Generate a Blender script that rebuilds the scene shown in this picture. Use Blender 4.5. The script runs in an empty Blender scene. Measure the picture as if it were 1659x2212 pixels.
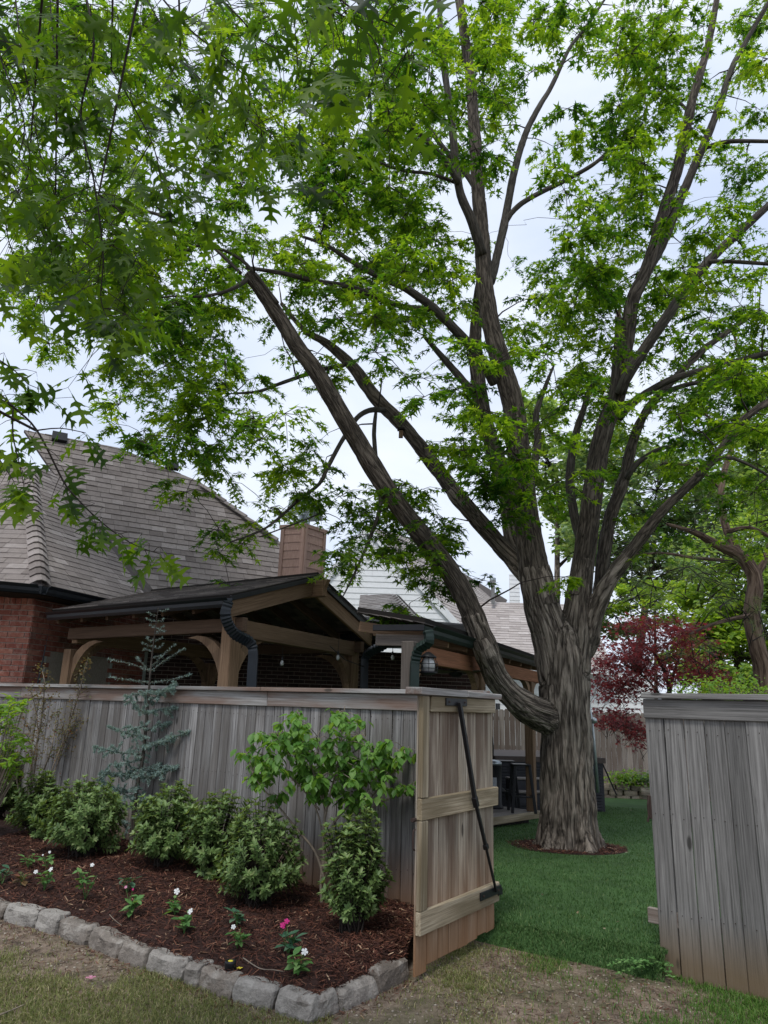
import bpy, math, random
import numpy as np
from mathutils import Vector, Matrix, noise

random.seed(11)
rng = np.random.default_rng(11)
PI = math.pi
sc = bpy.context.scene
COL = sc.collection

# ------------------------------------------------------------------ camera, sky, sun, exposure
TH, RO, FPX, EYE = math.radians(15.28), math.radians(1.72), 1534.0, 1.72
C0 = np.array([0, 0, EYE])
FW = np.array([0, math.cos(TH), math.sin(TH)])
UP0 = np.array([0, -math.sin(TH), math.cos(TH)])
RT = math.cos(RO) * np.array([1., 0, 0]) + math.sin(RO) * UP0
UP = -math.sin(RO) * np.array([1., 0, 0]) + math.cos(RO) * UP0
cam = bpy.data.cameras.new('camera')
cam.sensor_fit = 'VERTICAL'; cam.sensor_height = 36; cam.lens = FPX / 2212 * 36
cam.clip_start = 0.05; cam.clip_end = 1500
co = bpy.data.objects.new('camera', cam); COL.objects.link(co)
co.matrix_world = Matrix(((RT[0], UP[0], -FW[0], 0), (RT[1], UP[1], -FW[1], 0), (RT[2], UP[2], -FW[2], EYE), (0, 0, 0, 1)))
sc.camera = co

SUN_EL, SUN_AZ = math.radians(62), math.radians(200)     # azimuth clockwise from +Y: high, behind and to the left
world = bpy.data.worlds.new('World'); sc.world = world; world.use_nodes = True
nt = world.node_tree; nt.nodes.clear()
o_ = nt.nodes.new('ShaderNodeOutputWorld'); bg = nt.nodes.new('ShaderNodeBackground')
sky = nt.nodes.new('ShaderNodeTexSky'); sky.sky_type = 'NISHITA'; sky.sun_disc = False
sky.sun_elevation = SUN_EL; sky.sun_rotation = SUN_AZ
tc = nt.nodes.new('ShaderNodeTexCoord'); mp = nt.nodes.new('ShaderNodeMapping'); mp.inputs['Scale'].default_value = (1, 1, 2.2)
nz = nt.nodes.new('ShaderNodeTexNoise'); nz.inputs['Scale'].default_value = 2.3; nz.inputs['Detail'].default_value = 6; nz.inputs['Roughness'].default_value = .5
cr = nt.nodes.new('ShaderNodeValToRGB')                    # the cloud layer, thinner and thicker
cr.color_ramp.elements[0].position = .34; cr.color_ramp.elements[0].color = (5.6, 6.5, 8.3, 1)
cr.color_ramp.elements[1].position = .68; cr.color_ramp.elements[1].color = (8.2, 8.7, 9.6, 1)
mx = nt.nodes.new('ShaderNodeMix'); mx.data_type = 'RGBA'; mx.inputs[0].default_value = .93
nt.links.new(tc.outputs['Generated'], mp.inputs[0]); nt.links.new(mp.outputs[0], nz.inputs[0]); nt.links.new(nz.outputs[0], cr.inputs[0])
nt.links.new(sky.outputs[0], mx.inputs[6]); nt.links.new(cr.outputs[0], mx.inputs[7]); nt.links.new(mx.outputs[2], bg.inputs[0])
bg.inputs[1].default_value = .085
nt.links.new(bg.outputs[0], o_.inputs[0])
sl = bpy.data.lights.new('sun', 'SUN'); sl.energy = 1.5; sl.angle = math.radians(14); sl.color = (1, .97, .92)
so = bpy.data.objects.new('sun', sl); COL.objects.link(so)
sd = Vector((math.sin(SUN_AZ) * math.cos(SUN_EL), math.cos(SUN_AZ) * math.cos(SUN_EL), math.sin(SUN_EL)))
so.rotation_euler = sd.to_track_quat('Z', 'Y').to_euler()
sc.view_settings.view_transform = 'Standard'; sc.view_settings.look = 'None'
sc.view_settings.exposure = 0.58; sc.view_settings.gamma = 1; sc.view_settings.use_curve_mapping = False
sc.cycles.use_denoising = True

# ------------------------------------------------------------------ surveying helpers: a sight line met with a depth, a level or a plane
def ray(px, py): return (px - 829.5) / FPX * RT + (1106 - py) / FPX * UP + FW
def D(px, py, Y): r = ray(px, py); return C0 + r * (Y / r[1])
def G(px, py, z=0.): r = ray(px, py); return C0 + r * ((z - EYE) / r[2])
def PL(px, py, p, n): r = ray(px, py); n = np.array(n); return C0 + r * (np.dot(np.array(p) - C0, n) / np.dot(r, n))
def camz(p): return float(np.dot(np.array(p) - C0, FW))
def V3(*a): return np.array(a, float)
def unit(v): v = np.array(v, float); return v / (np.linalg.norm(v) + 1e-12)

# ------------------------------------------------------------------ objects
WM = {}
def _link(o, parent, M):
    COL.objects.link(o); WM[o.name] = M
    if parent is not None:
        o.parent = parent; o.matrix_parent_inverse = WM[parent.name].inverted()
    o.matrix_basis = M
    return o
def tag(o, label=None, cat=None, group=None, kind=None):
    if label: o['label'] = label
    if cat: o['category'] = cat
    if group: o['group'] = group
    if kind: o['kind'] = kind
    return o
def empty(name, loc, label, cat, group=None):
    o = bpy.data.objects.new(name, None); o.empty_display_size = .1
    _link(o, None, Matrix.Translation(Vector([float(x) for x in loc])))
    return tag(o, label, cat, group)
def inst(name, me, parent, M): return _link(bpy.data.objects.new(name, me), parent, M)
def mesh_np(name, V, F, mat, smooth=False, attr=None):
    V = np.asarray(V, np.float32); me = bpy.data.meshes.new(name)
    if isinstance(F, np.ndarray):
        k = F.shape[1]; me.vertices.add(len(V)); me.vertices.foreach_set('co', V.ravel())
        me.loops.add(F.size); me.loops.foreach_set('vertex_index', F.astype(np.int32).ravel())
        me.polygons.add(len(F)); me.polygons.foreach_set('loop_start', np.arange(0, F.size, k, dtype=np.int32))
        me.update(calc_edges=True)
    else:
        me.from_pydata(V.tolist(), [], F); me.update()
    if attr is not None:
        a = me.attributes.new('bark', 'FLOAT_VECTOR', 'POINT'); a.data.foreach_set('vector', np.asarray(attr, np.float32).ravel())
    if smooth: me.polygons.foreach_set('use_smooth', np.ones(len(me.polygons), bool))
    me.materials.append(mat)
    return me
def put(name, V, F, mat, parent=None, smooth=False, attr=None, kind=None):
    V = np.asarray(V, float)
    c = (V.min(0) + V.max(0)) / 2
    if parent is None: c[2] = V[:, 2].min()
    o = bpy.data.objects.new(name, mesh_np(name, V - c, F, mat, smooth, attr))
    _link(o, parent, Matrix.Translation(Vector(c)))
    if kind: o['kind'] = kind
    return o
def frame(p, z, yhint=(0, 0, 1)):
    z = unit(z); y = np.array(yhint, float)
    if abs(np.dot(unit(y), z)) > .98: y = V3(0, 1, 0) if abs(z[1]) < .9 else V3(1, 0, 0)
    x = unit(np.cross(y, z)); y = np.cross(z, x)
    return Matrix(((x[0], y[0], z[0], p[0]), (x[1], y[1], z[1], p[1]), (x[2], y[2], z[2], p[2]), (0, 0, 0, 1)))
def cbox(w, d, l, c=.004):                                  # box with chamfered edges, centred
    c = min(c, w / 3, d / 3, l / 3); h = (w / 2, d / 2, l / 2); V = []; idx = {}
    for sx in (-1, 1):
        for sy in (-1, 1):
            for sz in (-1, 1):
                s = (sx, sy, sz)
                for a in range(3):
                    idx[(s, a)] = len(V); V.append([s[i] * (h[i] if i == a else h[i] - c) for i in range(3)])
    F = []
    for a in range(3):
        b, e = (a + 1) % 3, (a + 2) % 3
        for sg in (-1, 1):
            q = []
            for (sb, se) in ((-1, -1), (1, -1), (1, 1), (-1, 1)):
                s = [0, 0, 0]; s[a] = sg; s[b] = sb; s[e] = se; q.append(idx[(tuple(s), a)])
            F.append(q if sg > 0 else q[::-1])
        for sb in (-1, 1):
            for se in (-1, 1):
                s0 = [0, 0, 0]; s1 = [0, 0, 0]
                s0[a] = -1; s1[a] = 1; s0[b] = s1[b] = sb; s0[e] = s1[e] = se
                s0, s1 = tuple(s0), tuple(s1)
                q = [idx[(s0, b)], idx[(s1, b)], idx[(s1, e)], idx[(s0, e)]]
                F.append(q if sb * se < 0 else q[::-1])
    for sx in (-1, 1):
        for sy in (-1, 1):
            for sz in (-1, 1):
                s = (sx, sy, sz); t = [idx[(s, 0)], idx[(s, 1)], idx[(s, 2)]]; F.append(t if sx * sy * sz > 0 else t[::-1])
    return np.array(V), F
_bc = {}
def beam(name, p0, p1, w, d, mat, parent=None, y=(0, 0, 1), c=.005, jit=0.):
    """a straight timber from p0 to p1; w across, d along the y hint; grain runs along it"""
    p0, p1 = np.array(p0, float), np.array(p1, float); l = float(np.linalg.norm(p1 - p0))
    key = (round(w, 4), round(d, 4), round(l, 3), mat.name)
    if key not in _bc or jit:
        V, F = cbox(w, d, l, c)
        if jit: V = V + rng.normal(0, jit, (1, 3)) * 0 + rng.normal(0, jit, V.shape) * [1, .3, 1]
        me = mesh_np(name, V, F, mat)
        if jit: return inst(name, me, parent, frame((p0 + p1) / 2, p1 - p0, y))
        _bc[key] = me
    return inst(name, _bc[key], parent, frame((p0 + p1) / 2, p1 - p0, y))
class MB:
    def __init__(s): s.v = []; s.f = []
    def add(s, V, F):
        n = len(s.v); s.v += [list(map(float, p)) for p in V]; s.f += [[i + n for i in q] for q in F]; return s
    def box(s, p0, p1, w, d, y=(0, 0, 1), c=.003):
        p0, p1 = np.array(p0, float), np.array(p1, float); V, F = cbox(w, d, float(np.linalg.norm(p1 - p0)), c)
        M = np.array(frame((p0 + p1) / 2, p1 - p0, y)); return s.add(V @ M[:3, :3].T + M[:3, 3], F)
    def tube(s, P, r, n=8, cap=True, ribs=0):
        V, F, A = tube(P, r, n, cap); return s.add(V, F)
    def lathe(s, prof, c=(0, 0, 0), n=24):
        V = []; F = []
        for (r, z) in prof:
            for k in range(n): a = 2 * PI * k / n; V.append((c[0] + r * math.cos(a), c[1] + r * math.sin(a), c[2] + z))
        m = len(prof)
        for i in range(m - 1):
            for k in range(n): F.append([i * n + k, i * n + (k + 1) % n, (i + 1) * n + (k + 1) % n, (i + 1) * n + k])
        F.append(list(range(n))[::-1]); F.append([(m - 1) * n + k for k in range(n)])
        return s.add(V, F)
    def prism(s, poly, off):                                # closed polygon pushed along off
        P = np.array(poly, float); k = len(P); V = np.vstack([P, P + np.array(off)])
        F = [list(range(k))[::-1], [k + i for i in range(k)]] + [[i, (i + 1) % k, k + (i + 1) % k, k + i] for i in range(k)]
        return s.add(V, F)
    def put(s, name, mat, parent=None, smooth=False, kind=None): return put(name, s.v, s.f, mat, parent, smooth, kind=kind)
def smooth_path(P, R, step):
    P = np.array(P, float); R = np.array(R, float); out = []; ro = []
    for i in range(len(P) - 1):
        a = P[max(i - 1, 0)]; b = P[i]; c = P[i + 1]; d = P[min(i + 2, len(P) - 1)]
        m = max(1, int(np.linalg.norm(c - b) / step))
        for t in np.arange(m) / m:
            out.append(.5 * ((2 * b) + (c - a) * t + (2 * a - 5 * b + 4 * c - d) * t * t + (-a + 3 * b - 3 * c + d) * t ** 3))
            ro.append(R[i] * (1 - t) + R[i + 1] * t)
    out.append(P[-1]); ro.append(R[-1]); return np.array(out), np.array(ro)
def tube(P, r, n=8, cap=True):
    """tapered tube; also gives bark coordinates that run along it"""
    P = np.array(P, float); m = len(P); r = np.full(m, r) if np.isscalar(r) else np.array(r, float)
    T = np.gradient(P, axis=0) if m > 1 else P * 0; T /= np.linalg.norm(T, axis=1)[:, None] + 1e-12
    h = V3(1, 0, 0) if abs(T[0][0]) < .8 else V3(0, 1, 0); S = np.concatenate([[0], np.cumsum(np.linalg.norm(np.diff(P, axis=0), axis=1))])
    V = np.zeros((m, n, 3)); A = np.zeros((m, n, 3)); ang = np.arange(n) * 2 * PI / n; x = unit(np.cross(h, T[0]))
    for i in range(m):
        x = unit(x - T[i] * np.dot(x, T[i])); y = np.cross(T[i], x)
        o = (np.cos(ang)[:, None] * x + np.sin(ang)[:, None] * y) * r[i]
        V[i] = P[i] + o; A[i] = np.stack([np.cos(ang) * r[i], np.sin(ang) * r[i], np.full(n, S[i] * .14)], 1)
    F = [[i * n + k, i * n + (k + 1) % n, (i + 1) * n + (k + 1) % n, (i + 1) * n + k] for i in range(m - 1) for k in range(n)]
    if cap: F += [list(range(n))[::-1], [(m - 1) * n + k for k in range(n)]]
    return V.reshape(-1, 3), F, A.reshape(-1, 3)
def copies(tv, tf, pos, ex, ey, ez, sc_):
    """many copies of a small template (verts k*3, faces m*q): local x,y,z -> ex,ey,ez"""
    pos, ex, ey, ez = map(np.asarray, (pos, ex, ey, ez)); n = len(pos); k = len(tv); s = np.asarray(sc_).reshape(-1, 1, 1) if np.ndim(sc_) else sc_
    V = (tv[None, :, 0:1] * ex[:, None] + tv[None, :, 1:2] * ey[:, None] + tv[None, :, 2:3] * ez[:, None]) * s + pos[:, None]
    F = (tf[None] + (np.arange(n) * k)[:, None, None]).reshape(-1, tf.shape[1])
    return V.reshape(-1, 3), F
def orient(tip, nrm):
    tip = tip / (np.linalg.norm(tip, axis=1)[:, None] + 1e-9); x = np.cross(tip, nrm); x /= np.linalg.norm(x, axis=1)[:, None] + 1e-9
    return x, tip, np.cross(x, tip)
def vnoise(P, s, seed=0.):
    return np.array([noise.noise((p[0] * s + seed, p[1] * s, p[2] * s)) for p in P])

# ------------------------------------------------------------------ materials
def nodes(name):
    m = bpy.data.materials.new(name); m.use_nodes = True; n = m.node_tree; n.nodes.clear()
    o = n.nodes.new('ShaderNodeOutputMaterial'); b = n.nodes.new('ShaderNodeBsdfPrincipled'); n.links.new(b.outputs[0], o.inputs[0])
    b.inputs['Roughness'].default_value = .8; b.inputs['Specular IOR Level'].default_value = .3
    return m, n, b, o
def N(n, t, **k):
    x = n.nodes.new(t)
    for a, v in k.items():
        if hasattr(x, a): setattr(x, a, v)
        else: x.inputs[a.replace('_', ' ')].default_value = v
    return x
def ramp(n, src, stops):
    r = n.nodes.new('ShaderNodeValToRGB'); e = r.color_ramp.elements
    while len(e) < len(stops): e.new(.5)
    for i, (p, c) in enumerate(stops): e[i].position = p; e[i].color = (*c, 1) if len(c) == 3 else c
    n.links.new(src, r.inputs[0]); return r.outputs[0]
def mixc(n, f, a, b, mode='MIX'):
    m = n.nodes.new('ShaderNodeMix'); m.data_type = 'RGBA'; m.blend_type = mode
    for s, i in ((f, 0), (a, 6), (b, 7)):
        if isinstance(s, (int, float)): m.inputs[i].default_value = s
        elif isinstance(s, tuple): m.inputs[i].default_value = (*s, 1) if len(s) == 3 else s
        else: n.links.new(s, m.inputs[i])
    return m.outputs[2]
def mth(n, op, a, b=None):
    m = n.nodes.new('ShaderNodeMath'); m.operation = op
    for i, s in enumerate((a, b)):
        if s is None: continue
        if isinstance(s, (int, float)): m.inputs[i].default_value = s
        else: n.links.new(s, m.inputs[i])
    return m.outputs[0]
def rnd(n):
    """0..1, a different value for each piece, whether an object or a loose piece of a joined mesh"""
    g = n.nodes.new('ShaderNodeNewGeometry'); o = n.nodes.new('ShaderNodeObjectInfo')
    return mth(n, 'FRACT', mth(n, 'ADD', g.outputs['Random Per Island'], o.outputs['Random']))
def coords(n, kind='Object', scale=(1, 1, 1), rand=True):
    t = n.nodes.new('ShaderNodeTexCoord'); m = n.nodes.new('ShaderNodeMapping'); m.inputs['Scale'].default_value = scale
    if kind == 'world': g = n.nodes.new('ShaderNodeNewGeometry'); n.links.new(g.outputs['Position'], m.inputs[0])
    elif kind == 'bark': a = n.nodes.new('ShaderNodeAttribute'); a.attribute_name = 'bark'; n.links.new(a.outputs['Vector'], m.inputs[0])
    else: n.links.new(t.outputs[kind], m.inputs[0])
    if rand:
        r = rnd(n); c = n.nodes.new('ShaderNodeCombineXYZ'); q = mth(n, 'MULTIPLY', r, 37.)
        for i in range(3): n.links.new(q, c.inputs[i])
        n.links.new(c.outputs[0], m.inputs['Location'])
    return m.outputs[0]
def noi(n, vec, scale, detail=4, rough=.55, dist=0.):
    x = N(n, 'ShaderNodeTexNoise', Scale=scale, Detail=detail, Roughness=rough, Distortion=dist); n.links.new(vec, x.inputs['Vector']); return x.outputs[0]
def bump(n, b, h, st=.5, di=.01):
    x = N(n, 'ShaderNodeBump', Strength=st, Distance=di); n.links.new(h, x.inputs['Height']); n.links.new(x.outputs[0], b.inputs['Normal'])
def wood(name, dark, mid, light, tint=None, rough=.85, knots=True, low=None, sat=.35):
    m, n, b, o = nodes(name); v = coords(n, scale=(75, 75, 1.7)); g = noi(n, v, 1., 9, .72, .4)
    v2 = coords(n, scale=(6, 6, .9)); g2 = noi(n, v2, 1., 3)
    col = ramp(n, g, [(.3, dark), (.5, mid), (.72, light)])
    r = rnd(n)
    hs = N(n, 'ShaderNodeHueSaturation'); n.links.new(col, hs.inputs['Color']); n.links.new(mth(n, 'ADD', mth(n, 'MULTIPLY', r, .5), .75), hs.inputs['Value']); col = hs.outputs[0]
    if tint: col = mixc(n, ramp(n, g2, [(.42, (0, 0, 0)), (.6, (1, 1, 1))]), col, mixc(n, .72, col, tint))
    if low:                                                # damp, browned foot of the boards
        ge = n.nodes.new('ShaderNodeNewGeometry'); sp = n.nodes.new('ShaderNodeSeparateXYZ'); n.links.new(ge.outputs['Position'], sp.inputs[0])
        f = mth(n, 'SUBTRACT', mth(n, 'MULTIPLY', g, .9), mth(n, 'MULTIPLY', sp.outputs[2], low[1]))
        f = ramp(n, mth(n, 'ADD', f, low[2]), [(.0, (0, 0, 0)), (1., (1, 1, 1))]); col = mixc(n, f, col, mixc(n, .8, col, low[0]))
    if knots:
        vv = coords(n, scale=(4, 4, 1.4)); k = N(n, 'ShaderNodeTexVoronoi', Scale=1.); n.links.new(vv, k.inputs['Vector'])
        f = ramp(n, k.outputs['Distance'], [(.05, (1, 1, 1)), (.085, (0, 0, 0))]); col = mixc(n, mth(n, 'MULTIPLY', f, .8), col, (dark[0] * .35, dark[1] * .33, dark[2] * .3))
    n.links.new(col, b.inputs['Base Color']); b.inputs['Roughness'].default_value = rough
    bump(n, b, g, .6, .004)
    return m
def plain(name, col, rough=.6, metal=0., noise_=.25, scale=8., spec=.3, bmp=.1):
    m, n, b, o = nodes(name); g = noi(n, coords(n), scale, 5)
    c = mixc(n, ramp(n, g, [(.3, (0, 0, 0)), (.7, (1, 1, 1))]), tuple(x * (1 - noise_) for x in col), tuple(min(1, x * (1 + noise_ * .6)) for x in col))
    n.links.new(c, b.inputs['Base Color']); b.inputs['Roughness'].default_value = rough; b.inputs['Metallic'].default_value = metal; b.inputs['Specular IOR Level'].default_value = spec
    if bmp: bump(n, b, g, bmp, .01)
    return m
def pieces(name, stops, rough=.85, scale=14., amp=.35, bd=.006, extra=None):
    """brick, shingle, stone: a colour of its own for every piece, grain on top"""
    m, n, b, o = nodes(name); r = rnd(n); col = ramp(n, r, stops); g = noi(n, coords(n, 'world', rand=False), scale, 7, .7)
    g2 = noi(n, coords(n, 'world', rand=False), scale * 9, 3, .7)
    col = mixc(n, 1., col, ramp(n, mth(n, 'ADD', mth(n, 'MULTIPLY', g, .6), mth(n, 'MULTIPLY', g2, .4)), [(.3, (1 - amp,) * 3), (.7, (1 + amp * .6,) * 3)]), 'MULTIPLY')
    if extra: col = mixc(n, mth(n, 'MULTIPLY', ramp(n, g, [(.5, (0, 0, 0)), (.62, (1, 1, 1))]), extra[1]), col, extra[0])
    n.links.new(col, b.inputs['Base Color']); b.inputs['Roughness'].default_value = rough; bump(n, b, g2, .5, bd)
    return m
def leafmat(name, stops, trans=.45, tcol=None, rough=.5, spec=.3, under=None, patch=None):
    m, n, b, o = nodes(name); r = rnd(n)
    if patch:                                              # dark and pale clumps: shading of dense sprays put into the leaf colour
        q = noi(n, coords(n, 'world', rand=False), patch, 2, .5); r = mth(n, 'ADD', mth(n, 'MULTIPLY', r, .5), mth(n, 'MULTIPLY', mth(n, 'SUBTRACT', q, .36), 1.7))
    col = ramp(n, r, stops)
    if under:
        g = n.nodes.new('ShaderNodeNewGeometry'); col = mixc(n, g.outputs['Backfacing'], col, mixc(n, .6, col, under))
    n.links.new(col, b.inputs['Base Color']); b.inputs['Roughness'].default_value = rough; b.inputs['Specular IOR Level'].default_value = spec
    t = n.nodes.new('ShaderNodeBsdfTranslucent'); tc_ = mixc(n, 1., col, tcol or (2.2, 1.9, .8), 'MULTIPLY'); n.links.new(tc_, t.inputs[0])
    x = n.nodes.new('ShaderNodeMixShader'); x.inputs[0].default_value = trans
    n.links.new(b.outputs[0], x.inputs[1]); n.links.new(t.outputs[0], x.inputs[2]); n.links.new(x.outputs[0], o.inputs[0])
    return m
def barkmat(name, dark, mid, light, sc1=11., st=.9, di=.03, moss=None):
    m, n, b, o = nodes(name); v = coords(n, 'bark', rand=False)
    d = N(n, 'ShaderNodeTexNoise', Scale=9., Detail=3); n.links.new(v, d.inputs['Vector'])
    vm = n.nodes.new('ShaderNodeVectorMath'); vm.operation = 'MULTIPLY_ADD'; n.links.new(d.outputs['Color'], vm.inputs[0]); vm.inputs[1].default_value = (.06,) * 3; n.links.new(v, vm.inputs[2])
    def furrow(s, w):
        q = noi(n, vm.outputs[0], s, 2, .5); return ramp(n, mth(n, 'ABSOLUTE', mth(n, 'SUBTRACT', q, .5)), [(0, (0, 0, 0)), (w, (1, 1, 1))])
    g = noi(n, v, sc1 * 3, 8, .7)
    e = furrow(sc1, .13); e2 = furrow(sc1 * 2.6, .15)
    h = mth(n, 'ADD', mth(n, 'ADD', mth(n, 'MULTIPLY', e, .5), mth(n, 'MULTIPLY', e2, .25)), mth(n, 'MULTIPLY', g, .5))
    col = ramp(n, h, [(.25, dark), (.6, mid), (.95, light)])
    big = noi(n, v, 1.6, 3); col = mixc(n, 1., col, ramp(n, big, [(.35, (.75, .73, .7)), (.65, (1.15, 1.13, 1.1))]), 'MULTIPLY')
    if moss: col = mixc(n, mth(n, 'MULTIPLY', ramp(n, noi(n, v, 3.3, 4), [(.52, (0, 0, 0)), (.66, (1, 1, 1))]), .4), col, moss)
    n.links.new(col, b.inputs['Base Color']); b.inputs['Roughness'].default_value = .9; bump(n, b, h, st, di)
    return m

M = {}
M['fence'] = wood('weathered_fence_wood', (.045, .043, .042), (.20, .192, .188), (.42, .41, .40), tint=(.11, .098, .088), low=((.24, .12, .055), 2.1, .75))
M['fence_r'] = wood('grey_fence_wood', (.048, .046, .043), (.155, .15, .143), (.27, .262, .25), low=((.15, .10, .05), 3.2, .75))
M['fence_cap'] = wood('fence_cap_wood', (.12, .11, .10), (.26, .25, .24), (.42, .41, .40), tint=(.15, .08, .05))
M['gate'] = wood('gate_wood', (.075, .05, .034), (.30, .25, .19), (.60, .54, .45), tint=(.10, .06, .04), low=((.30, .15, .065), 1.3, .55))
M['gate_frame'] = wood('gate_frame_wood', (.10, .075, .045), (.33, .27, .185), (.50, .44, .33), tint=(.13, .10, .055))
M['fence_back'] = wood('back_fence_wood', (.11, .09, .075), (.25, .215, .185), (.38, .34, .31), tint=(.13, .09, .07), knots=False)
M['cedar'] = wood('cedar_timber', (.09, .052, .03), (.20, .125, .072), (.31, .205, .13), knots=True)
M['brick_shaded'] = pieces('shaded_brick', [(0, (.03, .016, .012)), (.5, (.055, .024, .017)), (1, (.04, .024, .02))], scale=16)  # patio wall brick, darkened to carry the shade under the roof
M['cedar_red'] = wood('red_cedar_timber', (.10, .04, .02), (.20, .085, .042), (.30, .14, .075))
M['cedar_shaded'] = wood('shaded_cedar_timber', (.05, .03, .02), (.105, .064, .04), (.16, .105, .07))  # copy of the cedar with the shade under the eaves put into its colour
M['cedar_grey'] = wood('grey_timber', (.06, .05, .04), (.12, .10, .085), (.18, .155, .13))
M['deck'] = wood('deck_board_wood', (.11, .095, .085), (.19, .17, .155), (.28, .255, .23), knots=False)
M['gutter'] = plain('black_gutter_metal', (.010, .014, .019), .38, noise_=.2, spec=.35, bmp=0)
M['gutter_green'] = plain('dark_green_gutter_metal', (.012, .024, .020), .45, noise_=.3, bmp=0)
M['black'] = plain('black_painted_steel', (.012, .012, .014), .42, noise_=.3, bmp=.05)
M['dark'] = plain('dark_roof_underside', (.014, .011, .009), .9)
M['iron'] = plain('rusty_iron', (.04, .025, .02), .8)
M['galv'] = plain('galvanised_sheet', (.42, .46, .48), .35, metal=.75, noise_=.2, scale=20)
M['white'] = plain('white_paint', (.78, .79, .80), .55, noise_=.05, bmp=.03)
M['trim'] = plain('pale_green_grey_trim', (.42, .47, .44), .6, noise_=.08, bmp=.03)
M['blind'] = plain('window_blind', (.20, .25, .235), .7, noise_=.1, bmp=0)
M['brown_siding'] = wood('tan_brown_siding', (.30, .18, .145), (.43, .28, .23), (.54, .37, .31), knots=False)
M['mortar'] = plain('mortar', (.36, .31, .26), .95, noise_=.2, scale=30)
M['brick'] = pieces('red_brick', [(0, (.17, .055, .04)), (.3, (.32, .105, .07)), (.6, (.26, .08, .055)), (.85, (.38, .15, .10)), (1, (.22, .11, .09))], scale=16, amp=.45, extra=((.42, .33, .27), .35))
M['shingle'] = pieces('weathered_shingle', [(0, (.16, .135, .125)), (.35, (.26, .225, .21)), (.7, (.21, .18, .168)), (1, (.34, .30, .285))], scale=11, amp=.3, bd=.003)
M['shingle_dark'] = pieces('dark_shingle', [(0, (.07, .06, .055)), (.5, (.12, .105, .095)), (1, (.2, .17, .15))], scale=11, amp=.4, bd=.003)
M['shingle_far'] = pieces('pale_shingle', [(0, (.30, .265, .25)), (.35, (.41, .37, .35)), (.7, (.35, .31, .295)), (1, (.48, .44, .42))], scale=6, amp=.2, bd=.002)
M['felt'] = plain('roof_felt', (.10, .085, .08), .95)
M['limestone'] = pieces('border_stone', [(0, (.15, .122, .098)), (.3, (.24, .215, .19)), (.6, (.19, .155, .125)), (.85, (.30, .28, .255)), (1, (.22, .18, .145))], scale=7, amp=.55, bd=.02, extra=((.33, .31, .28), .55))
M['rock'] = pieces('retaining_stone', [(0, (.17, .14, .11)), (.5, (.30, .25, .19)), (1, (.38, .33, .27))], scale=6, amp=.45, bd=.02)
M['bark'] = barkmat('maple_bark', (.022, .017, .013), (.135, .112, .092), (.29, .25, .21), 13., 1., .035)
M['bark_smooth'] = barkmat('maple_branch_bark', (.028, .024, .02), (.062, .054, .046), (.10, .09, .078), 22., .5, .01, moss=(.10, .11, .08))
M['bark_limb'] = barkmat('maple_limb_bark', (.017, .013, .010), (.078, .064, .052), (.155, .13, .108), 19., .9, .02)
M['bark_pine'] = barkmat('pine_bark', (.05, .03, .022), (.15, .10, .075), (.24, .17, .13), 9., 1., .03)
M['twig'] = plain('dark_twig', (.030, .022, .018), .8)
M['stem'] = plain('pale_stem', (.22, .18, .14), .85, noise_=.3, scale=20)
M['mulch'] = pieces('red_brown_mulch', [(0, (.028, .010, .007)), (.45, (.078, .028, .018)), (.8, (.125, .046, .028)), (.95, (.19, .08, .045)), (1, (.50, .34, .22))], scale=20, amp=.5)
M['leaf_maple'] = leafmat('maple_leaf', [(0, (.016, .055, .010)), (.3, (.040, .105, .012)), (.7, (.13, .225, .018)), (1, (.24, .33, .03))], .62, patch=1.1, tcol=(2.1, 2., .7))
M['leaf_oak'] = leafmat('pin_oak_leaf', [(0, (.014, .038, .005)), (.4, (.050, .11, .010)), (1, (.15, .24, .018))], .58, patch=3.5, rough=.5, spec=.3, tcol=(2.1, 2., .6))
M['leaf_azalea'] = leafmat('azalea_leaf', [(0, (.06, .115, .032)), (.5, (.13, .205, .065)), (.85, (.18, .27, .09)), (1, (.23, .29, .12))], .25, rough=.5, spec=.35)
M['leaf_dogwood'] = leafmat('dogwood_leaf', [(0, (.06, .15, .03)), (.5, (.11, .24, .045)), (1, (.19, .34, .08))], .4, rough=.45)
M['leaf_cedar'] = leafmat('blue_cedar_needle', [(0, (.13, .20, .19)), (.5, (.21, .30, .285)), (1, (.31, .40, .36))], .15)
M['leaf_myrtle'] = leafmat('crape_myrtle_leaf', [(0, (.12, .08, .04)), (.5, (.17, .15, .075)), (.8, (.12, .16, .06)), (1, (.24, .09, .06))], .35)
M['leaf_bright'] = leafmat('bright_leaf', [(0, (.10, .22, .025)), (.6, (.17, .32, .04)), (1, (.26, .38, .06))], .4)
M['leaf_flower'] = leafmat('bedding_leaf', [(0, (.06, .15, .04)), (.6, (.11, .24, .07)), (1, (.2, .33, .12))], .3)
M['leaf_flower_dark'] = leafmat('dark_bedding_leaf', [(0, (.03, .09, .045)), (.6, (.06, .14, .08)), (1, (.12, .2, .12))], .2)
M['leaf_bronze'] = leafmat('bronze_leaf', [(0, (.08, .09, .03)), (1, (.2, .08, .05))], .2)
M['leaf_red'] = leafmat('red_maple_leaf', [(0, (.09, .03, .035)), (.5, (.18, .055, .06)), (.85, (.28, .08, .085)), (1, (.22, .13, .10))], .45, tcol=(2.2, 1., 1.))
M['needle'] = leafmat('pine_needle', [(0, (.07, .14, .06)), (.6, (.15, .24, .10)), (1, (.28, .36, .14))], .35)
M['leaf_far'] = leafmat('far_leaf', [(0, (.08, .16, .05)), (.5, (.16, .28, .08)), (1, (.28, .40, .14))], .5)
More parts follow.
